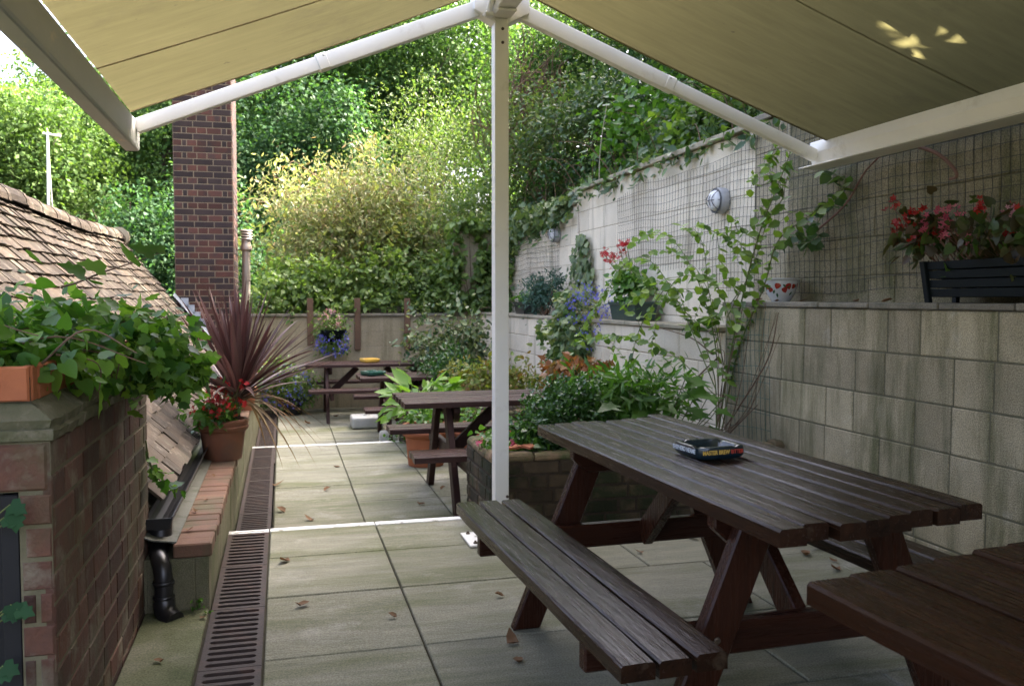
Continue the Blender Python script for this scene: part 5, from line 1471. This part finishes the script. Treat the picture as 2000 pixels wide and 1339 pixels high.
# --- climbing rose
g = rng(71); rb = ptx(1408, 850, 2.84)
t = thing('climbing_rose', (2.84, rb.y, .0), 'tall climbing rose with arching stems against the block wall corner', 'climbing plant')
mb, mbd, lv, ll = MB(), MB(), Leaves(), Leaves()
S_ = [([(1402, 850), (1425, 700), (1455, 560), (1485, 450), (1520, 360), (1545, 295)], 2.9, 1, .0070),
      ([(1408, 850), (1440, 690), (1492, 560), (1520, 470), (1590, 415), (1650, 365)], 2.95, 1, .006),
      ([(1400, 840), (1392, 720), (1340, 610), (1270, 570), (1215, 600)], 2.8, 1, .005),
      ([(1405, 830), (1395, 660), (1350, 520), (1290, 455), (1225, 480)], 2.88, 1, .005),
      ([(1398, 760), (1330, 600), (1270, 510), (1215, 520), (1165, 600), (1130, 655)], 2.75, 1, .0045),
      ([(1395, 770), (1310, 690), (1210, 655), (1118, 670)], 2.7, 1, .004),
      ([(1415, 720), (1385, 570), (1370, 470), (1330, 440)], 2.9, 1, .004),
      ([(1430, 640), (1400, 560), (1330, 540), (1290, 600), (1270, 690)], 2.75, 1, .004),
      ([(1420, 620), (1470, 520), (1500, 430), (1530, 400)], 2.95, 1, .004),
      ([(1300, 560), (1250, 640), (1235, 720), (1260, 780)], 2.7, 1, .004),
      ([(1450, 560), (1420, 600), (1380, 625), (1335, 640)], 2.8, 1, .004),
      ([(1480, 470), (1440, 450), (1400, 455), (1360, 430)], 2.9, 1, .004),
      ([(1500, 420), (1530, 380), (1500, 330), (1520, 290)], 3.0, 1, .004)]
for pts, x, lf, r in S_:
    pth = smooth_path([np.array(ptx(px, py, x + .02 * math.sin(i * 2))) for i, (px, py) in enumerate(pts)], 8)
    mb.tube(pth, r, 5, r * .35); along(lv, g, pth, .030, .068, .18, .8, .35, .25, .4)
for i in range(34):
    j = int(g.integers(0, len(S_))); pts, x, _, _ = S_[j]; k = int(g.integers(1, len(pts) - 1)); a = np.array(ptx(*pts[k], x)); e = a + np.array([g.uniform(-.25, .05), g.normal() * .25, g.normal() * .15])
    pth = smooth_path([a, (a + e) / 2 + np.array([0, 0, .05]), e], 5); mb.tube(pth, .0025, 4, .001); along(lv, g, pth, .035, .065, .2, .8, .4, .2, .4)
for i in range(11):
    a = (1400 + g.normal() * 10, 850); b_ = (1440 + g.uniform(-60, 85), g.uniform(590, 690)); c_ = ((a[0] + b_[0]) / 2 + g.normal() * 15, 760 + g.normal() * 30)
    mbd.tube(smooth_path([ptx(*a, 2.84), ptx(*c_, 2.88), ptx(*b_, 2.93)], 6), .0032, 4, .002)
for q in ([(1420, 850), (1480, 790)], [(1400, 700), (1330, 760), (1290, 740)], [(1440, 800), (1500, 700), (1520, 610)], [(1390, 690), (1350, 660), (1290, 640)]):
    mbd.tube(smooth_path([ptx(*p_, 2.86) for p_ in q], 6), .006, 5, .003)
lv.build('foliage', TLW, L['rose'], t); mb.build('stems', M['greenstem'], t); mbd.build('bare_stems', M['twig'], t)
# dead stems above the netting, trained branch leaves
for q, r, lab in (([(1590, 455), (1650, 400), (1690, 335), (1730, 295)], .007, 'thin straight dead stem against the netting, left of the two'), ([(1780, 282), (1830, 300), (1862, 328), (1868, 345), (1855, 350)], .011, 'thick bent pinkish dead stem on the netting under the awning')):
    ps = [ptx(*p_, XU - .07) for p_ in q]; mb = MB(); mb.tube(smooth_path(ps, 7), r, 6, r * .6); o = mb.build('withered_climber', M['deadstem'], None, origin=ps[0], smooth=True); tag(o, lab, 'withered climber')
t = thing('climbing_shoot', ptx(1480, 560, 3.2), 'dark leafy shoot hanging on the netting beside the awning corner', 'climbing plant'); lv = Leaves(); mb = MB(); g = rng(72)
for q in ([(1570, 500), (1600, 430), (1640, 370), (1625, 330)], [(1500, 500), (1560, 450), (1600, 400)], [(1540, 480), (1590, 470), (1600, 445)], [(1640, 380), (1650, 350), (1600, 330)]):
    pth = smooth_path([ptx(*p_, 3.2) for p_ in q], 6); mb.tube(pth, .004, 4, .002); along(lv, g, pth, .03, .085, .1, .8, .2, .3)
lv.build('foliage', TLW, L['bramble'], t); mb.build('stems', M['greenstem'], t)

# --- plants in the near planter
c = pty(1080, 830, 5.0)
bush('box_bush', 'dense dark green box bush in the near brick planter', (c.x, 5.0, .40), [((c.x, 5.0, .55), (.24, .26, .22)), ((c.x + .08, 4.98, .62), (.20, .22, .17)), ((c.x - .1, 4.95, .48), (.17, .2, .16))], 7500, .032, L['box'], 81, TL, 'bush', per=20, sig=.13, amp=.22, fill=.35, stems=20, hang=-.3)
c = pty(1215, 770, 5.1)
bush('perennial_plant', 'feathery green perennial in the near planter, right of the box bush', (c.x, 5.1, .40), [((c.x, 5.1, .68), (.34, .22, .20)), ((c.x - .12, 5.05, .60), (.22, .2, .2)), ((c.x + .15, 5.15, .62), (.26, .2, .22))], 2300, .085, L['lush'], 82, TLN, 'perennial', per=9, sig=.2, amp=.3, fill=.4, stems=26, stem_m=M['greenstem'], stem_r=.004)
t = thing('broad_leaved_plant', (2.2, 4.95, .40), 'broad lobed leaves on tall stems beside the block wall', 'plant'); g = rng(83); lv = Leaves(); mb = MB()
for px, py, s in ((1372, 742, .19), (1345, 762, .20), (1385, 770, .16), (1350, 795, .17), (1375, 805, .16), (1255, 800, .17), (1290, 790, .16), (1200, 790, .16), (1235, 815, .15), (1310, 800, .12), (1340, 735, .10), (1400, 800, .13), (1420, 770, .11), (1330, 770, .15), (1395, 835, .14), (1320, 830, .13)):
    p = np.array(pty(px, py, 4.95 + g.uniform(-.1, .1))); lv.add(p, np.array([g.uniform(-1, .6), -.5, -.1]), np.array([.0, -.45, 1]) + g.normal(size=3) * .15, s)
    mb.tube(smooth_path([(2.1 + (p[0] - 2.1) * .6, 5.0, .40), (p[0] * .9 + .2, 5.0, (.4 + p[2]) / 2), p], 5), .004, 5, .003)
lv.build('foliage', TM, L['lush'], t); mb.build('stems', M['greenstem'], t)
g = rng(84); t = thing('geranium_plant', (1.3, 4.85, .40), 'low pink geranium on the near planter edge behind the white post', 'flowers')
P, O = crown(g, 240, [((1.32, 4.85, .46), (.16, .10, .06)), ((1.16, 4.95, .47), (.06, .12, .05))], 5, .25); A, N = orient(g, O); leaf_mesh('foliage', P, A, N, .04 * g.uniform(.5, 1.2, len(P)), TH, L['lush'], t)
fp_ = [pty(x, y, 4.80) for x, y in ((938, 858), (934, 866), (998, 860), (1002, 866), (1030, 884), (1034, 888), (1026, 890))]
flowers(t, g, fp_, .03, L['pink'], 4, .012)
mb = MB()
for p in fp_: mb.tube([p, (p.x + .02, 4.85, .42)], .002, 4)
mb.build('stems', M['greenstem'], t)
bush('acer_shrub', 'low bronze leaved acer behind the middle table', (2.25, 6.95, ZB), [((pty(1130, 722, 7.0).x, 7.0, pty(1130, 722, 7.0).z), (.26, .22, .09)), ((pty(1095, 742, 7.0).x, 7.0, pty(1095, 742, 7.0).z), (.20, .16, .05))], 520, .075, L['acer'], 85, TM, 'shrub', per=9, sig=.2, amp=.3, stems=10, hang=.5)
bush('acer_shrub', 'low golden green shrub behind the middle table, left of the post', (2.3, 8.6, .2), [((pty(945, 742, 8.7).x, 8.7, pty(945, 742, 8.7).z), (.5, .3, .20)), ((pty(1010, 755, 8.7).x, 8.7, pty(1010, 750, 8.7).z), (.45, .3, .14))], 1500, .065, leafmat('golden_green_leaf', [(0.10, 0.17, 0.03), (0.22, 0.20, 0.05), (0.14, 0.20, 0.04), (0.24, 0.12, 0.04)], .35), 86, TL, 'shrub', per=9, sig=.18, amp=.35, stems=10)
# pale hydrangea with big leaves
g = rng(87); hc = pty(822, 775, 8.45)
t = thing('hydrangea', (hc.x, 8.45, .18), 'pale green large leaved plant growing behind the middle table', 'plant'); lv = Leaves(); mb = MB()
for i in range(120):
    D = rdir(g, 1)[0]; D[2] = abs(D[2]) * 1.1 - .25
    p = np.array([hc.x + .02, 8.45, .22]) + D * np.array([.42, .30, .38]) * g.uniform(.5, 1.05)
    a = D * np.array([1, 1, .5]) + g.normal(size=3) * .35; lv.add(p, a, np.array([0, -.45, .9]) + g.normal(size=3) * .35, .21 * g.uniform(.55, 1.15))
    if i % 4 == 0: mb.tube([(hc.x + .05 * g.normal(), 8.5, .12), tuple(p)], .005, 5)
lv.build('foliage', T_leaf(.23, .07, .18), L['hydr'], t); mb.build('stems', M['greenstem'], t)
c = pty(882, 722, 9.9)
bush('box_bush', 'rounded green bush beside the far tables', (c.x, 9.9, ZC), [((c.x, 9.9, c.z - .05), (.36, .34, .30)), ((c.x + .05, 9.9, c.z - .35), (.34, .32, .3))], 4200, .05, L['box'], 88, TL, 'bush', per=16, sig=.13, stems=14, hang=-.2)
c = pty(880, 650, 11.6)
bush('leafy_shrub', 'variegated straggling shrub in the far right corner below the ivy', (c.x + .1, 11.6, ZC), [((c.x, 11.6, .55), (.45, .4, .5)), ((c.x + .3, 11.6, .75), (.3, .3, .5)), ((c.x - .3, 11.5, .6), (.3, .25, .25)), ((c.x + .35, 11.5, .1), (.4, .4, .4))], 2400, .085, L['ivyvar'], 89, TL, 'shrub', per=9, sig=.2, amp=.4, fill=.4, stems=16, stem_m=M['greenstem'])
g = rng(90); t = thing('leafy_shrub', (2.2, 11.3, ZC), 'upright sprays of small lime leaves left of the far right corner', 'shrub'); lv = Leaves(); mb = MB()
for q in ([(870, 690), (880, 640), (868, 585)], [(900, 680), (915, 630), (945, 590)], [(880, 690), (840, 660), (800, 658)], [(890, 690), (885, 620), (905, 590)], [(910, 700), (930, 660), (940, 620)], [(860, 690), (830, 670), (810, 665)]):
    pth = smooth_path([pty(*p_, 11.0) for p_ in q], 7); mb.tube(pth, .007, 4, .003); along(lv, g, pth, .04, .10, .1, .9, .3, .2, .4)
lv.build('foliage', TL, L['ivysmall'], t); mb.build('stems', M['greenstem'], t)
# terracotta pots under the middle table
for px, rr_, h_, lab in ((832, .21, .36, 'tall terracotta pot under the middle table, left one'), (940, .27, .34, 'wide terracotta pot under the middle table, beside the white post')):
    p = pty(px, 880, 7.55); t = thing('flowerpot', (p.x, 7.55, ZB), lab, 'plant pot'); mb = MB(); flowerpot(mb, (p.x, 7.55, ZB), h_, rr_ / 1.09, rr_ * .72, 36); mb.build('pot', M['terracotta'], t, smooth=True)
    mb = MB(); mb.lathe([(rr_ * .8, h_ * .86), (rr_ * .8, h_ * .90), (.001, h_ * .91)], (p.x, 7.55, ZB), 24); mb.build('soil', M['soil'], t)
    g = rng(int(px)); P, O = crown(g, 160, [((p.x, 7.6, ZB + h_ + .04), (rr_ * .9, rr_ * .9, .07))], 5, .2); A, N = orient(g, O); leaf_mesh('foliage', P, A, N, .06, TL, L['lush'], t)
# white parasol base and white canister
p = ptz(716, 806, ZC); t = thing('parasol_base', (1.03, 11.15, ZC), 'white plastic parasol base with a stub tube on the far paving', 'parasol base')
mb = MB(); mb.box((.83, 10.95, ZC + .003), (1.23, 11.35, ZC + .15)); mb.build('water_tank', M['whiteplastic'], t, bevel=.04, seg=3, smooth=True)
mb = MB(); mb.lathe([(.045, .15), (.045, .16), (.032, .165), (.032, .25), (.028, .25), (.028, .17)], (1.03, 11.15, ZC), 18); mb.build('tube', M['whiteplastic'], t)
t = thing('water_canister', (1.10, 9.62, ZC), 'white plastic canister standing by the table leg on the far paving', 'canister')
mb = MB(); mb.box((1.03, 9.52, ZC + .003), (1.22, 9.72, ZC + .17)); mb.build('body', M['whiteplastic'], t, bevel=.045, seg=3, smooth=True)
mb = MB(); mb.lathe([(.03, .17), (.03, .2), (.001, .2)], (1.125, 9.62, ZC), 14); mb.build('cap', M['whiteplastic'], t)

# ------------------------------------------------------------------ bank, hedges, trees
def hill_z(x): return 2.40 + np.minimum(np.maximum(x - 3.45, 0), 9) * .52 + np.maximum(x - 12.45, 0) * .12
g = rng(101); n = 30000
xx = 3.56 + g.beta(1.0, 2.0, n) * 6.5; yy_ = 5.0 + g.random(n) * 13.5
lumpz = .28 + .22 * np.sin(xx * 2.1 + yy_ * 1.3) + .18 * np.sin(xx * 3.7 - yy_ * 2.4 + 1) + .12 * np.sin(yy_ * 5.1 + xx)
P = np.stack([xx, yy_, hill_z(xx) + np.maximum(lumpz, .04) * np.clip((xx - 3.5) / .9, .12, 1) * g.uniform(.3, 1.15, n)], 1)
ov = g.random(n) < .022; P[ov, 0] = 3.30 - g.uniform(0, .08, ov.sum()); P[ov, 2] = 2.55 - np.abs(g.normal(size=ov.sum())) * .10
ov2 = ov & (P[:, 1] > 9.6); P[ov2, 2] -= .12; P[ov2, 2] -= np.abs(g.normal(size=ov2.sum())) * .16; P[ov2, 0] -= .02
O = norm(np.stack([-.8 + g.normal(size=n) * .5, -.3 + g.normal(size=n) * .5, .5 + g.normal(size=n) * .4], 1)); A, N = orient(g, O, up=.6, out=.9, rnd=.6)
o = leaf_mesh('bramble_cover', P, A, N, .095 * g.uniform(.5, 1.35, n), TL, L['bramble'], None, origin=(5, 10, 2.5))
o['kind'] = 'stuff'; tag(o, 'tangle of brambles and ivy covering the bank above the wall', 'brambles')
mb = MB()
for i in range(240):
    x0 = g.uniform(3.5, 7.5); y0 = g.uniform(6, 17); b0 = np.array([x0, y0, float(hill_z(np.array([x0]))[0])]); e = b0 + np.array([g.uniform(-.7, .2), g.normal() * .5, g.uniform(.2, .7)])
    mb.tube(smooth_path([b0, (b0 + e) / 2 + np.array([0, 0, .2]), e], 4), .006, 4, .002)
mb.build('bramble_canes', M['twig'], o, origin=(5, 10, 2.5))
bank = [((1060, 230), 13.0, (1.0, 1.1, .8), L['lime'], .07, 'light lime green shrub on the bank just right of the white post', TL),
        ((1180, 190), 12.0, (1.0, 1.0, .7), L['bramble'], .08, 'dark green shrub on the bank under the right awning arm', TL),
        ((1300, 230), 10.0, (.8, .8, .55), L['lush'], .10, 'leafy green shrub on the bank nearest the awning corner', TLW),
        ((1100, 120), 15.0, (1.4, 1.4, 1.0), L['tree_mid'], .09, 'mid green bush high on the bank behind the white post', TL),
        ((1120, 310), 12.2, (.7, .7, .45), L['box'], .06, 'small dark bush low on the bank above the stepped coping', TL),
        ((1020, 340), 14.0, (.9, .9, .7), L['hedge'], .075, 'rounded hedge bush above the far pale wall', TL),
        ((1200, 70), 15.0, (1.5, 1.5, 1.1), L['tree_mid'], .10, 'leafy bush at the bank top between awning arm and canvas', TL),
        ((1330, 130), 13.0, (1.3, 1.3, 1.0), L['tree_dark'], .10, 'dark leafy bush at the bank top above the awning arm', TL),
        ((1450, 200), 10.5, (1.0, 1.0, .8), L['tree_mid'], .10, 'leafy bush at the bank top right by the awning corner', TL),
        ((1390, 225), 8.4, (.5, .6, .35), L['rose'], .10, 'bright green trailing bush on top of the tall wall', TLW)]
for i, (px, d, r, m, s, lab, tm) in enumerate(bank):
    c = pty(*px, d); bz = float(hill_z(np.array([c.x]))[0])
    bush('bank_shrub', lab, (c.x, c.y, min(bz, c.z - r[2] * .6)), [((c.x, c.y, c.z), r), ((c.x + r[0] * .5, c.y + .2, c.z - r[2] * .3), r), ((c.x - r[0] * .3, c.y, c.z - r[2] * .5), (r[0] * .8, r[1] * .8, r[2] * .7))],
         int(3000 * r[0] * r[2] / .5), s, m, 110 + i, tm, 'shrub', per=12, sig=.13, amp=.35, fill=.3, stems=10, group='shrubs on the bank')
g = rng(120); c = pty(1025, 160, 14.0); t = thing('dead_brush', (c.x, 14.0, c.z - 1.2), 'brown tangle of bare twigs high on the bank beside the post', 'brush'); mb = MB()
for i in range(170):
    a = np.array([c.x + g.normal() * .35, 14 + g.normal() * .3, c.z - .9 + g.normal() * .4]); e = a + np.array([g.normal() * .5, -.3 * abs(g.normal()), g.uniform(.2, 1.4)])
    mb.tube(smooth_path([a, (a + e) / 2 + g.normal(size=3) * .12, e], 4), .013, 4, .004)
mb.build('twigs', M['twig'], t)
g = rng(121)
for q, lab in (([(1170, 430), (1172, 300), (1185, 205)], 'tall pale dry stem rising from the tall wall coping'), ([(1075, 330), (1085, 250), (1105, 165)], 'thin dry stem on the bank between post and tall dry stem')):
    ps = [pty(*p_, 9.3 if q[0][0] > 1100 else 12.3) for p_ in q]; mb = MB(); mb.tube(smooth_path(ps, 6), .008, 5, .004); o = mb.build('dry_stem', M['copepale'], None, origin=ps[0]); tag(o, lab, 'dry stem')
# leafy hedge over the far wall
for i, (px, py, r) in enumerate(((560, 560, (.65, .4, .42)), (660, 560, (.75, .45, .50)), (770, 555, (.75, .45, .55)), (850, 550, (.5, .4, .5)))):
    c = pty(px, py, 13.75); bush('hedge', ['green hedge bush on the far wall behind the purple leaves', 'green hedge bush on the far wall above the hanging basket', 'broad green hedge bush between the two right battens', 'green hedge bush beside the corner wall stub'][i], (c.x, c.y, 1.0), [((c.x, c.y, c.z - .05), r), ((c.x, c.y - .25, c.z - .28), (r[0] * .95, .32, .22))], 2600, .085, L['hedge'], 130 + i, TLW, 'hedge', per=10, sig=.14, amp=.3, stems=12, group='hedge bushes on the far wall', hang=.3)
c = pty(905, 520, 13.2); bush('ivy_plant', 'ivy scrambling over the corner wall stub', (2.8, 13.15, 1.05), [((2.55, 13.1, 1.75), (.14, .14, .45)), ((3.05, 13.1, 1.65), (.16, .16, .6)), ((2.8, 13.12, 2.42), (.4, .15, .10)), ((3.2, 12.6, 1.5), (.08, .4, .5)), ((2.75, 13.14, 1.28), (.35, .1, .18))], 2300, .095, L['hedge'], 140, TH, 'ivy', per=8, sig=.14, amp=.3, up=.4, out=.9, hang=.5)
bush('ivy_plant', 'trailing ivy hanging from the far pale wall coping', (3.35, 11.2, 2.42), [((3.26, 10.6, 2.36), (.10, .7, .13)), ((3.26, 11.8, 2.35), (.12, .9, .16)), ((3.24, 12.4, 2.2), (.08, .4, .28)), ((3.26, 9.9, 2.44), (.1, .3, .08))], 1700, .085, L['ivysmall'], 141, TI, 'ivy', per=8, sig=.14, amp=.3, up=.4, out=.9, hang=.6)
# golden shrub: arching sprays
g = rng(150); gc = pty(690, 440, 15.2); t = thing('golden_shrub', (gc.x, 15.2, 1.1), 'large golden brown arching shrub behind the far wall', 'shrub'); mb = MB(); lv = Leaves()
base = np.array([gc.x + .5, 15.3, 1.1])
PP, OO = [], []
for i in range(130):
    D = rdir(g, 1)[0]; D[2] = D[2] * .85 + .15
    e = np.array([gc.x, 15.2, gc.z - .12]) + D * np.array([1.6, 1.2, 1.45]) * g.uniform(.6, 1.08)
    s0 = base + g.normal(size=3) * np.array([.2, .2, .05]); mid = (s0 + e) / 2 + np.array([0, 0, .45])
    pth = smooth_path([s0, mid, e, e + np.array([D[0] * .35, D[1] * .3 - .1, -.10])], 6); mb.tube(pth, .009, 4, .002)
    for j in range(120):
        k = int(g.integers(5, len(pth))); q = pth[k] + g.normal(size=3) * .16; PP.append(q); OO.append(norm((pth[k] - pth[k - 1])[None])[0] + g.normal(size=3) * .6)
Pg, Og = crown(g, 14000, [((gc.x + .15, 15.0, 1.9), (1.45, .8, .75)), ((gc.x + .1, 14.35, 1.75), (1.55, .45, .65)), ((gc.x + 1.0, 14.6, 2.1), (.8, .5, .8)), ((gc.x + .5, 15.1, 2.7), (1.1, .8, .8)), ((gc.x - .5, 15.2, 2.5), (1.0, .8, .8))], 10, .16, .4, .3, .4); Ag, Ng = orient(g, Og)
leaf_mesh('green_foliage', Pg, Ag, Ng, .10 * g.uniform(.5, 1.25, len(Pg)), TL, L['goldgreen'], t)  # lower leaves coloured paler to offset the shade of the sprays above
PP, OO = np.array(PP), norm(np.array(OO)); A, N = orient(g, OO, hang=.45, rnd=.8)
leaf_mesh('foliage', PP, A, N, .10 * g.uniform(.5, 1.25, len(PP)), TLN, L['gold'], t); mb.build('stems', M['twig'], t)
for i, (px, py, d, r, lab, m) in enumerate(((880, 330, 15.5, (1.0, .9, 1.2), 'feathery lime green shrub just left of the white post', L['lime']), (820, 250, 17.0, (.9, .9, .9), 'tall yellowish spray of leaves above the golden shrub', L['lime']), (900, 420, 14.3, (.7, .6, .7), 'green shrub between golden shrub and corner wall stub', L['hedge']))):
    c = pty(px, py, d); bush('feathery_shrub', lab, (c.x, d, 1.2), [((c.x, d, c.z), r), ((c.x + .2, d, c.z - r[2] * .8), r)], 4800, .075, m, 160 + i, TLN, 'shrub', per=12, sig=.16, amp=.5, fill=.35, stems=16, hang=-.4)

def tr(px, py, d): 
    p = pty(px, py, d); return (p.x, p.y, p.z)
TG = 'trees behind the terrace'
def bigtree(label, seed, d, blobs, n, size, m, base=None, **kw):
    B = []
    for px, py, r in blobs:
        c = tr(px, py, d); B.append((c, (r, r * .9, r * .85)))
    bz = -1.0 if B[0][0][0] < -2 else 1.6
    tree('broadleaf_tree', (B[0][0][0], d, bz), B, n, size, m, label, seed, TQ, 'tree', .2, TG, **kw)
bigtree('dark green tree between the brick chimney and the golden shrub', 201, 21, [(545, 420, 1.7), (520, 300, 1.8), (590, 330, 1.7), (560, 520, 1.6), (640, 260, 1.5)], 29750, 0.117, L['tree_dark'])
bigtree('tall mid green tree rising above the golden shrub, under the left awning arm', 202, 25, [(620, 120, 3.0), (720, 150, 2.6), (560, 180, 2.4), (700, 40, 2.6), (640, 260, 2.2)], 35000, 0.133, L['tree_mid'])
bigtree('tall dark tree just left of the white post top', 203, 23, [(850, 130, 2.4), (920, 80, 2.2), (800, 60, 2.4), (880, 240, 2.0), (760, 220, 1.8)], 31500, 0.125, L['tree_mid'])
bigtree('high tree behind the white post, seen on both sides of it', 204, 27, [(1040, 60, 2.6), (1000, 150, 2.4), (1100, 20, 2.6), (960, 20, 2.4), (1010, 270, 2.0)], 24500, 0.133, L['tree_bright'])
bigtree('bright sunlit tree at the far left edge', 205, 21, [(30, 310, 1.6), (60, 390, 1.7), (-60, 330, 1.7), (110, 270, 1.4), (30, 240, 1.0)], 29750, 0.101, L['tree_bright'])
bigtree('tall sunlit tree behind the aerial pole, under the grey awning rail', 206, 26, [(160, 240, 1.9), (110, 220, 1.3), (220, 270, 2.2), (150, 340, 2.3), (240, 170, 1.9), (40, 260, 1.3)], 38500, 0.117, L['tree_bright'])
bigtree('dark leafy tree just left of the brick chimney', 207, 24, [(300, 330, 2.4), (250, 420, 2.2), (330, 230, 2.2), (310, 480, 1.8), (200, 400, 1.9), (380, 160, 2.0)], 35000, 0.117, L['tree_mid'])
bigtree('shaded tree low behind the roof ridge and brick chimney', 208, 19, [(300, 520, 1.3), (260, 470, 1.2), (330, 450, 1.2), (420, 500, 1.4)], 14000, 0.101, L['tree_dark'])
# woodland beyond, reads as one mass
g = rng(220); blobs = []
for i in range(26):
    px = -300 + i * 75; c = tr(px, 330 + g.normal() * 60, 40); blobs.append((c, (3.2, 2.5, 3.4)))
for i in range(9):
    px = 420 + i * 85; c = tr(px, 170 + g.normal() * 40, 42); blobs.append((c, (3.2, 2.5, 3.0)))
P, O = crown(g, 60000, blobs, 22, .12, .3, .25, .2); A, N = orient(g, O)
o = leaf_mesh('woodland', P, A, N, .30 * g.uniform(.6, 1.3, len(P)), TQ, L['tree_dark'], None, origin=(0, 40, 0)); o['kind'] = 'stuff'; tag(o, 'far mass of dark woodland behind the nearer trees', 'woodland')
# trees on the bank above the right wall, mostly hidden by the awning; placed and sized to shade the terrace, the low last one added to darken the canvas
for i, (x, y, z, r) in enumerate(((8.3, 8.9, 8.6, 3.4), (6.4, 4.4, 6.2, 2.7), (6.4, -.6, 6.1, 2.8), (10.3, 12.5, 9.2, 2.7), (9.6, 2.0, 8.2, 2.8), (5.0, 1.9, 4.7, 1.8))):
    tree('bank_tree', (x + .6, y, float(hill_z(np.array([x + .6]))[0])), [((x, y, z), (r, r, r * .85)), ((x - .8, y + 1.2, z - 1.0), (r * .8, r * .8, r * .65)), ((x - .6, y - 1.4, z - .8), (r * .8, r * .8, r * .65))], 12000, .30, L['tree_mid'],
         ['bank tree at the bank top right of the post, behind the awning edge', 'bank tree leaning over the tall wall, hidden above the right awning canvas', 'bank tree nearest the viewer on the right bank, out of the picture', 'bank tree farthest along the right bank', 'tallest bank tree behind the nearest one on the right bank', 'unseen low leafy tree added over the right awning canvas to shade it'][i], 230 + i, TQ, 'tree', .2, 'trees on the right bank', per=14, fill=.35)
# ------------------------------------------------------------------ fallen leaves
g = rng(300); lm = leaf_mesh('fallen_leaf_source', [[0, 0, 0]], [[1, 0, 0]], [[0, 0, 1]], 1.0, T_leaf(.30, .10, -.25), L['dead']); src = lm.data
bpy.data.objects.remove(lm)
def fl_mesh(k):
    me = src.copy()
    for v in me.vertices: v.co.z += .10 + .10 * math.sin(v.co.x * 5 + k) * (1 if k % 2 else -.6) + abs(v.co.y) * .35 * ((k % 3) - .6)
    z = min(v.co.z for v in me.vertices)
    for v in me.vertices: v.co.z -= z
    me.name = 'fallen_leaf'; return me
fm = [fl_mesh(k) for k in range(6)]
spots = [(563, 1092, 0, .07), (605, 1178, 0, .06), (775, 1205, 0, .04), (1005, 1260, 0, .07), (1008, 1284, 0, .055), (1343, 1048, 0, .07), (1258, 1078, 0, .05), (1570, 1078, 0, .07), (1605, 1068, 0, .07), (1640, 1110, 0, .06),
         (1636, 1097, 0, .045), (985, 1163, 0, .04), (390, 1205, 0, .04), (300, 1290, 0, .04),
         (557, 1000, ZB, .08), (615, 1016, ZB, .07), (665, 911, ZB, .06), (632, 958, ZB, .06), (530, 948, ZB, .09), (830, 985, ZB, .06), (690, 832, ZC, .12), (605, 826, ZC, .10), (650, 812, ZC, .10), (860, 955, ZB, .05),
         (382, 915, .274, .04), (385, 1000, .274, .04), (420, 930, .274, .03), (362, 1035, .274, .035), (398, 975, .274, .03)]
for i, (px, py, z, s) in enumerate(spots):
    p = ptz(px, py, z + .004); o = new_obj('fallen_leaf', fm[i % 6]); o.location = p; o.scale = (s * 1.1, s * 1.1, s * 1.1); o.rotation_euler = (0, 0, g.uniform(0, 6.28))
    onw = z == .274
    tag(o, 'small dry leaf lying on the brick coping of the low wall' if onw else 'dry curled leaf fallen on the grey paving slabs', 'fallen leaf', 'dry leaves fallen on the low wall' if onw else 'dry leaves fallen on the paving')
for i, (x, y) in enumerate([(3.05, 4.7), (3.1, 4.25), (3.06, 3.95), (3.12, 4.05), (3.02, 4.9), (3.08, 5.25)]):
    o = new_obj('fallen_leaf', fm[i % 6]); o.location = (x, y, LZ1 + .003); s = .06; o.scale = (s, s, s); o.rotation_euler = (0, 0, g.uniform(0, 6)); tag(o, 'dry leaf lying on the near stone ledge', 'fallen leaf', 'dry leaves on the near ledge')
g = rng(310)
for i, (x, y, z, n, sz, lab) in enumerate(((1.17, 8.80, ZB, 60, .05, 'small green weed tuft at the right end of the second step'), (1.10, 5.10, ZB, 40, .035, 'small green weed growing at the foot of the mossy planter'), (1.93, 5.3, ZA, 1, .01, ''), (-.36, 3.74, ZA, 26, .025, 'tiny moss weed at the foot of the low wall end'))):
    if not lab: continue
    P, O = crown(g, n, [((x, y, z + sz), (sz * 2.2, sz * 1.6, sz * 1.6))], 5, .25); P[:, 2] = np.maximum(P[:, 2], z + .005); A, N = orient(g, O, hang=-.3)
    o = leaf_mesh('weed', P, A, N, sz * g.uniform(.6, 1.2, len(P)), TL, L['lush'], None, origin=(x, y, z)); tag(o, lab, 'weed')
